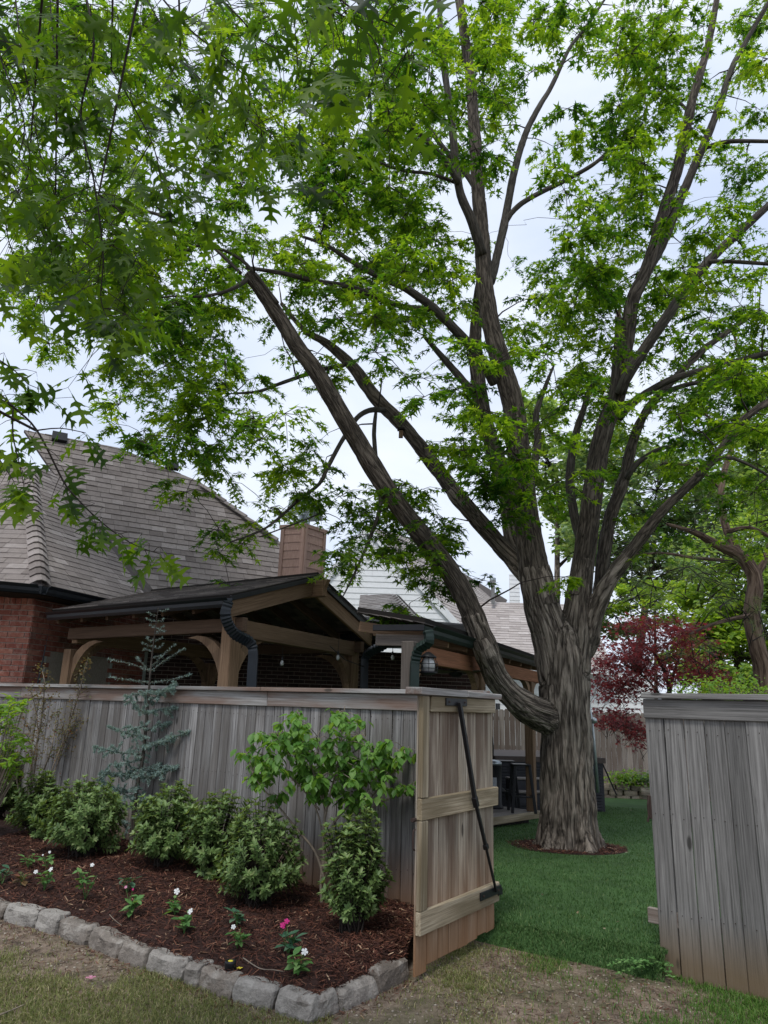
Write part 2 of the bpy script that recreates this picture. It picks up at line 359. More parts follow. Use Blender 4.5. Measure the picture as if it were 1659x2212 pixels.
M['leaf_far_lime'] = leafmat('far_lime_leaf', [(0, (.11, .20, .03)), (.5, (.20, .34, .045)), (1, (.30, .42, .08))], .5)
M['leaf_far_dark'] = leafmat('far_dark_leaf', [(0, (.07, .14, .07)), (.5, (.14, .23, .11)), (1, (.23, .33, .17))], .4)
M['petal_white'] = leafmat('white_petal', [(0, (.78, .79, .78)), (1, (.85, .86, .86))], .3, tcol=(1, 1, 1))
M['petal_pink'] = leafmat('magenta_petal', [(0, (.55, .01, .16)), (1, (.72, .03, .28))], .3, tcol=(1.2, 1, 1))
M['petal_rose'] = leafmat('rose_petal', [(0, (.62, .22, .35)), (1, (.7, .32, .45))], .3, tcol=(1, 1, 1))
M['yellow'] = plain('yellow_plastic', (.75, .62, .06), .5, noise_=.1)
M['turf'] = leafmat('turf_blade', [(0, (.034, .085, .022)), (.5, (.060, .130, .034)), (.9, (.095, .175, .052)), (1, (.19, .24, .10))], .2, tcol=(1.2, 1.3, 1), rough=.6)
M['turf_mat'] = plain('turf_backing', (.045, .098, .028), .9, noise_=.3, scale=3)
M['grass'] = leafmat('lawn_blade', [(0, (.09, .12, .03)), (.45, (.17, .20, .055)), (.8, (.27, .26, .11)), (1, (.46, .40, .22))], .3, tcol=(1.3, 1.3, 1))
M['grass_fresh'] = leafmat('fresh_grass_blade', [(0, (.05, .12, .02)), (.6, (.09, .20, .03)), (1, (.17, .27, .06))], .3, tcol=(1.3, 1.3, 1))
M['glass'] = plain('bulb_glass', (.5, .5, .48), .1, noise_=0, bmp=0, spec=.8)
M['dry_leaf'] = leafmat('dry_leaf', [(0, (.30, .24, .14)), (1, (.42, .38, .28))], .3, tcol=(1, 1, 1))
M['screen_label'] = plain('paper_label', (.45, .47, .5), .6, noise_=.3)
M['vinyl'] = plain('tub_cover_vinyl', (.075, .055, .048), .55, noise_=.25)
M['tub'] = plain('tub_cabinet', (.028, .028, .034), .6, noise_=.2)
def ground_mat():
    m, n, b, o = nodes('soil_and_thin_grass'); v = coords(n, 'world', rand=False)
    g = noi(n, v, 1.7, 8, .62); g2 = noi(n, v, 26, 6, .75); g3 = noi(n, v, 6, 6, .7)
    soil = ramp(n, mth(n, 'ADD', mth(n, 'MULTIPLY', g3, .6), mth(n, 'MULTIPLY', g2, .4)), [(.38, (.05, .037, .027)), (.46, (.16, .117, .085)), (.58, (.29, .22, .165)), (.68, (.38, .30, .235))])
    col = mixc(n, ramp(n, g, [(.45, (0, 0, 0)), (.6, (1, 1, 1))]), soil, mixc(n, .45, soil, (.075, .085, .035)))
    n.links.new(col, b.inputs['Base Color']); b.inputs['Roughness'].default_value = .95
    bump(n, b, mth(n, 'ADD', g2, mth(n, 'MULTIPLY', g3, .8)), .9, .03); return m
M['ground'] = ground_mat()
M['soil_mulch'] = pieces('mulch_soil', [(0, (.035, .014, .010)), (1, (.035, .014, .010))], scale=14, amp=.7, bd=.03)

# ================================================================== GROUND
FL = V3(.93, 6.15, 0); FU = V3(-.842, .54, 0); FN = V3(.54, .842, 0)       # fence line: hinge corner, along to the left, away from the camera
def sst(a, b, x): t = min(1, max(0, (x - a) / (b - a))); return t * t * (3 - 2 * t)
def fd(x, y): return (x - FL[0]) * FN[0] + (y - FL[1]) * FN[1]
def turf_z(x, y): return .11 - .030 * (min(y, 24) - 6.2)
def ground_z(x, y):
    d = fd(x, y); z0 = .02 * noise.noise((x * .9, y * .9, 3)) + .008 * noise.noise((x * 4, y * 4, 1))
    if x > 1.6 and y < 5.8: z0 -= .03 * sst(1.6, 2.6, x)
    far = sst(.1, 1.2, d) * (turf_z(x, y) - .04)
    return z0 * (1 - sst(0, 1, d)) + far * 1.0 - .05 * sst(0, .3, d) * (1 - sst(.3, 1.2, d))
def grid_sheet(name, xs, ys, zf, mat, kind='structure'):
    V = [(x, y, zf(x, y)) for y in ys for x in xs]; nx = len(xs)
    F = np.array([[j * nx + i, j * nx + i + 1, (j + 1) * nx + i + 1, (j + 1) * nx + i] for j in range(len(ys) - 1) for i in range(nx - 1)])
    return put(name, V, F, mat, None, True, kind=kind)
xs = np.concatenate([[-400, -120, -50, -25, -14, -9], np.arange(-6.4, 3.6, .05), [4, 5, 7, 10, 15, 25, 50, 120, 400]])
ys = np.concatenate([[-60, -20, -6, 0, 2, 3], np.arange(3.6, 7.2, .05), np.arange(7.3, 12, .4), [13, 15, 18, 22, 28, 40, 80, 200, 600]])
grid_sheet('ground', xs, ys, ground_z, M['ground'])
def turf_prof(x, y):
    d = fd(x, y)
    if x > 2.035: d = max(d, ((x - 2.035) * .65 + (y - 5.62) * .76) - .1)
    k = sst(-.14, .08, d); return -.06 + (turf_z(x, y) + .06) * k + .006 * noise.noise((x * 5, y * 5, 0)) * k
def turf_xy(s, d):
    if s < 1.28: return FL[0] - FU[0] * s + FN[0] * d, FL[1] - FU[1] * s + FN[1] * d
    q = V3(2.035, 5.62, 0) + V3(.76, -.65, 0) * (s - 1.30); k = .22 * sst(1.28, 1.4, s) * (d < .35) ; return q[0] + .6 * (d + k), q[1] + .8 * (d + k)
sl_ = np.concatenate([np.arange(-11, -1, .5), np.arange(-1.0, 1.27, .06), np.arange(1.28, 2.6, .06), np.arange(2.6, 14, .5)]); dl_ = np.concatenate([np.arange(-.14, .3, .03), np.arange(.3, 4, .2), np.arange(4, 18, .6)])
V = []
for d in dl_:
    for s in sl_:
        x, y = turf_xy(s, d + .05 * noise.noise((s * 1.5, 0, 0)) + (.25 if s < -.3 else 0)); V.append((x, y, turf_prof(x, y)))
ns = len(sl_)
put('turf_lawn', V, np.array([[j * ns + i, j * ns + i + 1, (j + 1) * ns + i + 1, (j + 1) * ns + i] for j in range(len(dl_) - 1) for i in range(ns - 1)]), M['turf_mat'], None, True, kind='structure')
def blades(name, pts, h, w, mat, lean=.45, parent=None, seg=1):
    pts = np.array(pts); n = len(pts); a = rng.uniform(0, 2 * PI, n); l = np.abs(rng.normal(0, lean, n)); hh = h * rng.uniform(.5, 1.25, n)
    side = np.stack([np.cos(a), np.sin(a), a * 0], 1) * (w / 2); b = rng.uniform(0, 2 * PI, n)
    mid = pts + np.stack([np.cos(b) * l * .35, np.sin(b) * l * .35, np.ones(n) * .6], 1) * hh[:, None]
    top = pts + np.stack([np.cos(b) * l * 1.1, np.sin(b) * l * 1.1, np.ones(n) * (1 - .3 * l)], 1) * hh[:, None]
    V = np.stack([pts - side, pts + side, mid + side * .8, mid - side * .8, top], 1).reshape(-1, 3); k = np.arange(n) * 5
    F = np.concatenate([np.stack([k, k + 1, k + 2], 1), np.stack([k, k + 2, k + 3], 1), np.stack([k + 3, k + 2, k + 4], 1)])
    return put(name, V, F, mat, parent, kind='stuff')
def turf_pts(n, d0, d1):
    P = []
    while len(P) < n:
        s = rng.uniform(-2.5, 4.2); d = d0 + (d1 - d0) * rng.uniform() ** 1.7
        if abs(s - .65) > 1. + d * .45: continue
        x, y = turf_xy(s, d)
        if (x - 2.65) ** 2 + ((y - 10.25)) ** 2 < .72 ** 2 and d > .5: continue
        P.append((x, y, turf_prof(x, y) - .004))
    return P
tag(blades('turf_grass', turf_pts(88000, -.08, 10.5), .028, .0065, M['turf']), 'dark green artificial turf lawn beyond the open gate', 'turf')
tag(blades('turf_edge_grass', [(*turf_xy(s, d), turf_prof(*turf_xy(s, d)) - .004) for s, d in zip(rng.uniform(-.9, 2.4, 16000), rng.uniform(-.14, .1, 16000))], .032, .005, M['turf'], lean=.8), 'raised shaggy front edge of the turf at the gate opening', 'turf')

# ------------------------------------------------------------------ planting bed and its stones
bpx = [(0, 1990), (70, 2008), (118, 2022), (185, 2045), (249, 2075), (308, 2098), (392, 2123), (423, 2135), (498, 2163), (586, 2186), (668, 2216), (739, 2186), (820, 2150), (889, 2113)]
BP = [G(x, y, .0) for x, y in bpx]
BP = [BP[0] + V3(-2.9, 1.85, 0) * k / 7 for k in range(7, 0, -1)] + BP
B2 = np.array(BP)
def inset(i):
    a = B2[max(i - 1, 0)]; b = B2[min(i + 1, len(B2) - 1)]; t = unit(b - a); nn = V3(-t[1], t[0], 0); return B2[i] + nn * .06
BI = np.array([inset(i) for i in range(len(B2))])
CORN = len(B2) - 4
cum = np.concatenate([[0], np.cumsum(np.linalg.norm(np.diff(BI, axis=0), axis=1))])
def bpt(u): s = u * cum[-1]; i = min(max(np.searchsorted(cum, s) - 1, 0), len(BI) - 2); t = (s - cum[i]) / (cum[i + 1] - cum[i]); return BI[i] * (1 - t) + BI[i + 1] * t
ucorn = cum[CORN] / cum[-1]
def fpt(u): return FL + FU * (7.6 + (1.05 - 7.6) * (u / ucorn)) if u < ucorn else FL + FU * (1.05 - .55 * (u - ucorn) / (1 - ucorn))
def bed_h(p, v):
    return .10 * v * sst(-1.0, -2.4, p[0]) + .075 + .055 * math.sin(min(1, v * 6) * PI / 2) + .05 * math.sin(PI * v) + .035 * noise.noise(p * 1.7) + .02 * noise.noise(p * 6) + .012 * noise.noise(p * 17)
def bed(u, v):
    p = bpt(u) * (1 - v) + fpt(u) * v; q = Vector(p); p[2] = bed_h(q, v); return p
NU, NV = 360, 90
V = [bed(i / NU, j / NV) for j in range(NV + 1) for i in range(NU + 1)]
put('mulch_bed', V, np.array([[j * (NU + 1) + i, j * (NU + 1) + i + 1, (j + 1) * (NU + 1) + i + 1, (j + 1) * (NU + 1) + i] for j in range(NV) for i in range(NU)]), M['soil_mulch'], None, True, kind='structure')
def bed_z(x, y):
    """height of the mulch at a spot, from its distance to the stones and to the fence"""
    d = -fd(x, y); db = min(np.hypot(BI[:, 0] - x, BI[:, 1] - y)); v = db / (db + max(d, 0) + 1e-6)
    return bed_h(Vector((x, y, 0)), v)
chipT = np.array([[-.5, -1, 0], [.5, -1, .0], [.6, 0, .35], [-.4, 0, .3], [.3, 1, 0.], [-.35, 1, .05]]); chipF = np.array([[0, 1, 2, 3], [3, 2, 4, 5]])
def chips(n, pts, name, mat, lo=.008, hi=.032):
    n = len(pts); a = rng.uniform(0, 2 * PI, n); t = rng.normal(0, .35, n)
    tip = np.stack([np.cos(a) * np.cos(t), np.sin(a) * np.cos(t), np.sin(t)], 1); nr = np.stack([rng.normal(0, .5, n), rng.normal(0, .5, n), np.ones(n)], 1)
    ex, ey, ez = orient(tip, nr); L = rng.uniform(lo, hi, n) * rng.uniform(.6, 1.2, n)
    tv = chipT * [.22, 1, .22]; V, F = copies(tv, chipF, pts, ex, ey, ez, L); return put(name, V, F, mat, None, kind='stuff')
pts = []
while len(pts) < 52000:
    u, v = rng.uniform(.25, 1), rng.uniform(0, 1) ** .9
    p = bed(u, v); p[2] += rng.uniform(-.002, .016); pts.append(p)
tag(chips(0, np.array(pts), 'mulch_chips', M['mulch']), 'shredded red brown wood mulch covering the planting bed', 'mulch')
sb = empty('stone_border', BP[12] + V3(0, 0, 0), 'grey brown rough cut stones edging the mulch bed in one row', 'stone border')
def rough_stone(name, a, b, h, dep, parent, mat, seed, rough=.016):
    """one hewn block between a and b, worn and chipped"""
    t = unit(b - a); nn = V3(-t[1], t[0], 0); L = np.linalg.norm(b - a); nx, ny, nz_ = 9, 5, 5; V = []; F = []; ix = {}
    def vid(i, j, k):
        if (i, j, k) not in ix:
            q = V3((i / nx - .5) * L * .97, (j / ny) * dep, (k / nz_) * h)
            e = sum([i in (0, nx), j in (0, ny), k in (0, nz_)])
            c = V3(0, dep / 2, h / 2); q = c + (q - c) * (1 - .07 * max(0, e - 1))
            s = Vector((q[0] * 9 + seed, q[1] * 9, q[2] * 9)); nv = noise.noise_vector(s) * rough + noise.noise_vector(s * 3.1) * rough * .45
            top = (k == nz_) * .02 * noise.noise((q[0] * 5 + seed * 2, q[1] * 8, 5)) - (k == nz_ and j == 0) * .012 * (1 + noise.noise((q[0] * 14, seed, 0)))
            fl = -(k == 0) * .02
            p = (a + b) / 2 + t * (q[0] + nv[0]) + nn * (q[1] + nv[1] * 1.1 + .015 * (k / nz_)) + V3(0, 0, q[2] + nv[2] * .7 + top + fl); ix[(i, j, k)] = len(V); V.append(p)
        return ix[(i, j, k)]
    for i in range(nx):
        for k in range(nz_):
            F.append([vid(i, 0, k), vid(i + 1, 0, k), vid(i + 1, 0, k + 1), vid(i, 0, k + 1)]); F.append([vid(i + 1, ny, k), vid(i, ny, k), vid(i, ny, k + 1), vid(i + 1, ny, k + 1)])
        for j in range(ny): F.append([vid(i, j, nz_), vid(i + 1, j, nz_), vid(i + 1, j + 1, nz_), vid(i, j + 1, nz_)])
    for j in range(ny):
        for k in range(nz_): F.append([vid(0, j + 1, k), vid(0, j, k), vid(0, j, k + 1), vid(0, j + 1, k + 1)]); F.append([vid(nx, j, k), vid(nx, j + 1, k), vid(nx, j + 1, k + 1), vid(nx, j, k + 1)])
    return put(name, V, F, mat, parent)
for i in range(4, len(BP) - 1):
    a, b = np.array(BP[i]), np.array(BP[i + 1]); hgt = .115 + rng.uniform(-.02, .015)
    if i == len(BP) - 4: a = a + unit(b - a) * .0
    if i < 7: pass
    a = a * 1; a[2] = ground_z(a[0], a[1]); b = b * 1; b[2] = ground_z(b[0], b[1])
    rough_stone('stone', a, b, hgt, .115 + rng.uniform(-.015, .02), sb, M['limestone'], i * 7.3)

# ------------------------------------------------------------------ FENCES
def fence_run(p0, u, n0, length, label, bw, zb, ztop, mat, capm, trim_h=.14, back=-1, dx=0, capw=.14, jl=(2.4, 1.9), cap_z=.04, lbl_cap=None):
    root = empty('wooden_fence', p0, label, 'fence'); u = unit(u); nf = -np.array(n0)            # nf: towards the camera
    t = 0.; k = 0
    while t < length:
        w = bw * rng.uniform(.94, 1.05); w = min(w, length - t) if length - t < w * 1.4 else w
        p = p0 + u * (t + w / 2); zz = zb(p) - rng.uniform(0, .015); q0 = V3(p[0], p[1], zz); q1 = V3(p[0] + rng.normal(0, .002), p[1], ztop - rng.uniform(0, .006))
        beam('board', q0 + nf * rng.uniform(-.003, .003), q1 + nf * rng.uniform(-.003, .003), w - rng.uniform(.004, .009), .017, mat, root, y=tuple(nf), c=.003, jit=.0012)
        t += w; k += 1
    t = 0.; j = 0
    while t < length:
        L = min(jl[j % len(jl)], length - t); a = p0 + u * (t + .002); b = p0 + u * (t + L - .002)
        beam('trim_board', V3(*a[:2], ztop - trim_h / 2 - .004) + nf * .02, V3(*b[:2], ztop - trim_h / 2 - .004) + nf * .02, .02, trim_h, capm, root, y=(0, 0, 1), jit=.001)
        t += L; j += 1
    t = 0.; j = 1
    while t < length:
        L = min(jl[j % len(jl)] * 1.3, length - t); a = p0 + u * (t + .002); b = p0 + u * (t + L - .002)
        beam('cap_board', V3(*a[:2], ztop + cap_z / 2 - .001), V3(*b[:2], ztop + cap_z / 2 - .001), capw, cap_z, capm, root, y=(0, 0, 1), jit=.001)
        t += L; j += 1
    nl = MB()
    for t in np.arange(bw * .25, length, bw * .5):
        for z in (.38, 1.02, 1.6): p = p0 + u * (t + rng.normal(0, .004)) + nf * .0125; p = V3(p[0], p[1], z + rng.normal(0, .012)); nl.box(p - nf * .003, p + nf * .001, .006, .006, c=.001)
    nl.put('nails', M['iron'], root, kind='stuff')
    for z in (.35, 1.0, 1.6): beam('rail', V3(*p0[:2], z) - nf * .035, V3(*(p0 + u * length)[:2], z) - nf * .035, .04, .09, mat, root, y=(0, 0, 1))
    for t in np.arange(.1, length, 2.3): p = p0 + u * t; beam('post', V3(p[0], p[1], -.1) - nf * .105, V3(p[0], p[1], ztop - .03) - nf * .105, .09, .09, mat, root, y=tuple(nf))
    return root
fence_run(FL + FU * .02, FU, FN, 7.45, 'long grey board fence with flat cap behind the shrubs and mulch bed', .118, lambda p: .10, 1.83, M['fence'], M['fence_cap'])
RF = V3(2.035, 5.62, 0); RU = unit(V3(.76, -.65, 0)); RN = V3(.65, .76, 0)
rf = fence_run(RF, RU, RN, 2.6, 'grey weathered fence section standing right of the gate opening', .138, lambda p: -.02 - .02 * (p[0] - 2), 1.835, M['fence_r'], M['fence_r'], jl=(3., 3.), capw=.13)
lt = MB(); lt.box(RF + V3(-.012, -.01, .98) - RN * .0, RF + V3(-.012, -.01, 1.14), .03, .02, y=(1, 0, 0)); lt.tube([RF + V3(-.015, -.02, 1.13), RF + V3(-.03, -.03, 1.08), RF + V3(-.028, -.03, 1.0), RF + V3(-.04, -.03, .96)], .008, 6); lt.put('latch', M['iron'], rf)
beam('rail_end', RF + V3(-.045, .06, .33), RF + V3(.12, -.08, .33), .04, .10, M['fence_back'], rf, y=(0, 0, 1))

# ------------------------------------------------------------------ GATE, swung open towards the camera
GA = V3(*G(893, 2124, 0.)[:2], 0); GB = V3(.95, 6.17, 0); gu = unit(GB - GA); gl = float(np.linalg.norm(GB - GA)); gn = V3(gu[1], -gu[0], 0)      # gn: the side that shows its frame
gate = empty('open_gate', GA, 'wooden board gate standing open with black diagonal brace', 'gate')
nb = 8; bw = gl / nb
for k in range(nb):
    p = GA + gu * (k + .5) * bw; zb_ = .04 + rng.uniform(-.01, .02) + (.0 if k else .0)
    beam('board', V3(p[0], p[1], zb_ + .035 * (k > 0)), V3(p[0], p[1], 1.80), bw - .006, .017, M['gate'], gate, y=tuple(gn), c=.003, jit=.0012)
zr = (.34, 1.04, 1.72)
def gp(t, z, o): q = GA + gu * t + gn * o; return V3(q[0], q[1], z)
for z, hgt in ((.345, .14), (1.045, .14)): beam('cross_rail', gp(-.005, z, .028), gp(gl + .01, z, .028), .04, hgt, M['gate_frame'], gate, y=(0, 0, 1), jit=.0015)
beam('cross_rail', gp(.11, 1.745, .028), gp(gl - .02, 1.745, .028), .04, .11, M['gate_frame'], gate, y=(0, 0, 1), jit=.0015)
beam('stile', gp(.042, 1.118, .028), gp(.042, 1.80, .028), .09, .038, M['gate_frame'], gate, y=tuple(gn), jit=.001)
beam('stile', gp(.042, .418, .028), gp(.042, .972, .028), .09, .038, M['gate_frame'], gate, y=tuple(gn), jit=.001)
beam('cap_board', gp(-.06, 1.832, .0), gp(.62, 1.828, .0), .14, .05, M['fence_cap'], gate, y=(0, 0, 1), jit=.002)
beam('cap_board', gp(.623, 1.827, .0), gp(gl + .06, 1.822, .0), .14, .045, M['fence_cap'], gate, y=(0, 0, 1), jit=.002)
for t0, z0, t1 in ((.30, 1.765, .62), (gl - .33, .365, gl + .02)): beam('bracket', gp(t0, z0, .056), gp(t1, z0, .056), .012, .055, M['black'], gate, y=(0, 0, 1), c=.002)
b0, b1, b2 = gp(.47, 1.765, .075), gp(.70, 1.05, .085), gp(gl - .10, .365, .075)
br = MB(); br.box(b0, b1, .030, .030, tuple(gn)); br.box(b1 * .999, b1 + (b2 - b1) * .5, .024, .024, tuple(gn)); br.box(b1 + (b2 - b1) * .5, b2, .018, .018, tuple(gn))
d_ = unit(b2 - b1); br.box(b1 - d_ * .03, b1 + d_ * .05, .038, .038, tuple(gn)); q = b1 + (b2 - b1) * .5; br.box(q - d_ * .02, q + d_ * .02, .036, .036, tuple(gn))
br.put('brace', M['black'], gate)
h = MB(); h.tube([gp(-.01, .98, 0), gp(-.05, .98, 0)], .014, 8); h.tube([gp(-.012, .92, 0), gp(-.03, .91, 0), gp(-.035, .86, 0), gp(-.03, .80, 0), gp(-.012, .79, 0)], .007, 6); h.put('handle', M['iron'], gate)
for z in (.345, 1.745): beam('hinge', gp(gl - .02, z, .052), gp(gl + .05, z, .052), .008, .05, M['black'], gate, y=(0, 0, 1), c=.001)
bt = MB()
for t in (.34, .58): bt.box(gp(t, 1.765, .062), gp(t, 1.765, .07), .014, .014)
for t in (gl - .29, gl - .04): bt.box(gp(t, .365, .062), gp(t, .365, .07), .014, .014)
bt.put('bolts', M['iron'], gate)

# ================================================================== ROOFS AND WALLS
def clip(poly, A, B):
    out = []; ab = B - A
    for i in range(len(poly)):
        p, q = poly[i], poly[(i + 1) % len(poly)]; sp = ab[0] * (p[1] - A[1]) - ab[1] * (p[0] - A[0]); sq = ab[0] * (q[1] - A[1]) - ab[1] * (q[0] - A[0])
        if sp >= 0: out.append(p)
        if (sp >= 0) != (sq >= 0): t = sp / (sp - sq); out.append(p + (q - p) * t)
    return out
def inframe(p, m=30):
    d = np.array(p) - C0; z = d @ FW
    if z < .1: return False
    x, y = 829.5 + FPX * (d @ RT) / z, 1106 - FPX * (d @ UP) / z; return -m < x < 1659 + m and -m < y < 2212 + m
def tiles(root, name, poly, sdir, mat, deckmat, expo=.143, wid=.305, thick=.013, maxparts=300, nrm_up=True, stagger=True, gap=.004, over=.03, deck='roof_deck', tvec=None, flat=False, maxd=1e9):
    """courses of separate pieces laid on a plane polygon: shingles, siding or boards"""
    P = np.array(poly, float); s = unit(sdir); n = unit(np.cross(P[1] - P[0], P[2] - P[0]))
    if np.dot(n, C0 - P[0]) < 0: n = -n
    s = unit(s - n * np.dot(s, n)); t = np.cross(n, s)
    if t[2] < 0: t = -t; 
    o = P[0]; Q = [np.array([np.dot(p - o, s), np.dot(p - o, t)]) for p in P]
    area = sum(Q[i][0] * Q[(i + 1) % len(Q)][1] - Q[(i + 1) % len(Q)][0] * Q[i][1] for i in range(len(Q)))
    if area < 0: Q = Q[::-1]; P = P[::-1]
    P = np.array([o + s * q[0] + t * q[1] for q in Q]); a = np.array(Q); (s0, t0), (s1, t1) = a.min(0), a.max(0); res = []
    c = 0; tt = t0
    while tt < t1:
        x = s0 - rng.uniform(0, wid)
        while x < s1:
            w = wid * (rng.uniform(.75, 1.25) if stagger else 1.); pl = [np.array(v) for v in ((x + gap / 2, tt), (x + w - gap / 2, tt), (x + w - gap / 2, tt + expo + over), (x + gap / 2, tt + expo + over))]
            for i in range(len(Q)):
                pl = clip(pl, Q[i], Q[(i + 1) % len(Q)])
                if len(pl) < 3: break
            x += w
            if len(pl) < 3: continue
            th = thick * (rng.uniform(.7, 1.3) if stagger else 1); L = expo + over
            top = [o + s * p[0] + t * p[1] + n * (.003 + (th * (1 - .85 * (p[1] - tt) / L) if not flat else th)) for p in pl]; bot = [o + s * p[0] + t * p[1] + n * .001 for p in pl]; k = len(pl)
            V = np.array(top + bot); F = [list(range(k))] + [[i, k + i, k + (i + 1) % k, (i + 1) % k] for i in range(k)]
            ar = abs(sum(pl[i][0] * pl[(i + 1) % k][1] - pl[(i + 1) % k][0] * pl[i][1] for i in range(k)))
            if ar < .002: continue
            res.append((camz(top[0]) + (0 if inframe(np.mean(top, 0), 10) else 1e4), V, F))
        tt += expo; c += 1
    res.sort(key=lambda r: r[0])
    for d, V, F in res[:maxparts]: put(name, V, F, mat, root)
    rest = res[maxparts:]
    if rest:
        mb = MB()
        for d, V, F in rest: mb.add(V, F)
        mb.put(name + '_courses', mat, root, kind='stuff')
    mb = MB(); mb.prism(P, -n * .05); mb.put(deck, deckmat, root)
    return n
def ridge_caps(root, a, b, mat, n1, w=.14, L=.2, th=.03, maxn=60):
    a, b = np.array(a), np.array(b); d = unit(b - a); m = int(np.linalg.norm(b - a) / L); sd_ = unit(np.cross(d, V3(0, 0, 1))); up = unit(np.cross(sd_, d))
    for i in range(m):
        p = a + d * i * L; q = a + d * (i * L + L * 1.25); V = []
        for e, lift in ((p, .045), (q, .012)):
            for k, (x, z) in enumerate(((-1, -.55), (-.45, -.12), (0, 0), (.45, -.12), (1, -.55))):
                V.append(e + sd_ * x * w + up * (z * w * 1.1 + lift)); 
            for k, (x, z) in enumerate(((-1, -.55), (-.45, -.12), (0, 0), (.45, -.12), (1, -.55))): V.append(e + sd_ * x * w + up * (z * w * 1.1 + lift - .014))
        F = [[k, k + 1, 10 + k + 1, 10 + k] for k in range(4)] + [[k, 5 + k, 5 + k + 1, k + 1] for k in range(4)] + [[15 + k, 15 + k + 1, 5 + k + 1, 5 + k] for k in range(4)]
        put('ridge_cap', V, F, mat, root)
def gutter(root, a, b, out, mat, s=.13, name='gutter'):
    a, b = np.array(a), np.array(b); out = unit(out); z = V3(0, 0, 1)
    pr = [(0, 0), (.0, -.8), (.45, -.85), (.62, -.6), (.66, -.3), (.95, -.08), (1, 0), (.93, 0), (.9, -.08), (.6, -.3), (.5, -.75), (.06, -.75), (.06, 0)]
    mb = MB(); mb.prism([a + out * x * s + z * y_ * s for x, y_ in pr], b - a); return mb.put(name, mat, root)
def downspout(root, pts, r, mat, name='downspout'):
    P, R_ = smooth_path(pts, [r] * len(pts), .02); T = np.gradient(P, axis=0); T /= np.linalg.norm(T, axis=1)[:, None]
    curv = np.abs(T[:, 2]); V = []; F = []; n = 12
    h = V3(1, .3, 0); x = unit(np.cross(h, T[0]))
    for i in range(len(P)):
        x = unit(x - T[i] * np.dot(x, T[i])); y = np.cross(T[i], x); rr = r * (1 + (.09 * ((i % 2) * 2 - 1) if curv[i] < .985 else (.0)))
        for k in range(n):
            a = 2 * PI * (k + .5) / n; c_, s_ = math.cos(a), math.sin(a); q = max(abs(c_), abs(s_)) ** .8; V.append(P[i] + (x * c_ * .8 + y * s_ * 1.05) / q * rr * .95)
    m = len(P); F = [[i * n + k, i * n + (k + 1) % n, (i + 1) * n + (k + 1) % n, (i + 1) * n + k] for i in range(m - 1) for k in range(n)] + [list(range(n))[::-1], [(m - 1) * n + k for k in range(n)]]
    return put(name, V, F, mat, root)
def bricks(root, a, b, z0, z1, ln=.25, hh=.082, openings=(), maxparts=140, mat=None, soldier=True):
    a, b = V3(*a[:2], 0), V3(*b[:2], 0); L = np.linalg.norm(b - a); u = (b - a) / L; n = V3(u[1], -u[0], 0)
    if np.dot(n, C0 - a) < 0: n = -n
    mb = MB(); mb.prism([a + V3(0, 0, z0), b + V3(0, 0, z0), b + V3(0, 0, z1), a + V3(0, 0, z1)], -n * .12); mb.put('mortar', M['mortar'], root)
    res = []; rows = int((z1 - z0) / hh); r = 0; z = z0
    while z < z1 - .02:
        sol = soldier and z > z1 - .24
        x = -(ln / 2 if r % 2 else 0); bw_, bh = (.085, .235) if sol else (ln, hh)
        while x < L:
            w = bw_ if (r % 5 or sol) else bw_; x0, x1 = max(x + .005, 0), min(x + w - .005, L); x += w
            if x1 - x0 < .02: continue
            xm, zm = (x0 + x1) / 2, z + bh / 2
            if any(o[0] < xm < o[1] and o[2] < zm < o[3] for o in openings): continue
            c = a + u * xm + V3(0, 0, zm) + n * (.004 + rng.uniform(-.001, .003)); V, F = cbox(x1 - x0, .016, bh - .012, .002)
            Mx = np.stack([u, n, V3(0, 0, 1)], 1); V = (V * [1, 1, 1]) @ Mx.T + c; res.append((camz(c) + (0 if inframe(c) else 1e4), V, F))
        z += bh; r += 1
    res.sort(key=lambda q: q[0])
    for _, V, F in res[:maxparts]: put('brick', V, F, mat or M['brick'], root)
    if res[maxparts:]:
        mb = MB()
        for _, V, F in res[maxparts:]: mb.add(V, F)
        mb.put('brickwork', mat or M['brick'], root, kind='stuff')

# ------------------------------------------------------------------ the brick house on the left
K = V3(*D(60, 1400, 10.8)[:2], 0); WD = unit(V3(.25, .97, 0)); WN = V3(.97, -.25, 0)
house = empty('brick_house', K, 'red brick house with steep brown shingle roof and black gutter', 'house')
ZE = 3.27; E0 = G(92, 1266, ZE); E0L = G(-60, 1252, ZE); E1 = G(300, 1312, ZE)
bricks(house, K + V3(-2.2, -.05, 0), K, .5, 3.2, maxparts=130)
wx0, wx1, wz0, wz1 = .40, 2.1, .9, 2.42
bricks(house, K, K + WD * 3.1, .5, 3.34, openings=[(wx0, wx1, wz0, wz1)], maxparts=150, soldier=False)
def hp(t, z, o=0.): q = K + WD * t + WN * o; return V3(q[0], q[1], z)
win = MB()
win.prism([hp(wx0, wz0, -.06), hp(wx1, wz0, -.06), hp(wx1, wz1, -.06), hp(wx0, wz1, -.06)], -WN * .02); wo = win.put('window', M['blind'], house)
for (t0, z0_, t1, z1_) in ((wx0, wz0, wx0, wz1), (wx1, wz0, wx1, wz1), (1.2, wz0, 1.2, wz1), (wx0, wz1, wx1, wz1), (wx0, wz0, wx1, wz0)):
    beam('frame', hp(t0, z0_, -.02), hp(t1, z1_, -.02), .07, .05, M['trim'], wo, y=tuple(WN))
for (ta, tb) in ((wx0 + .04, 1.16), (1.24, wx1 - .04)):
    for i, z in enumerate(np.arange(wz0 + .06, wz1 - .5, .075)): beam('slat', hp(ta + .02, z, -.045), hp(tb - .02, z, -.045), .016, .06, M['trim'], wo, y=(0, 0, 1), c=.002)
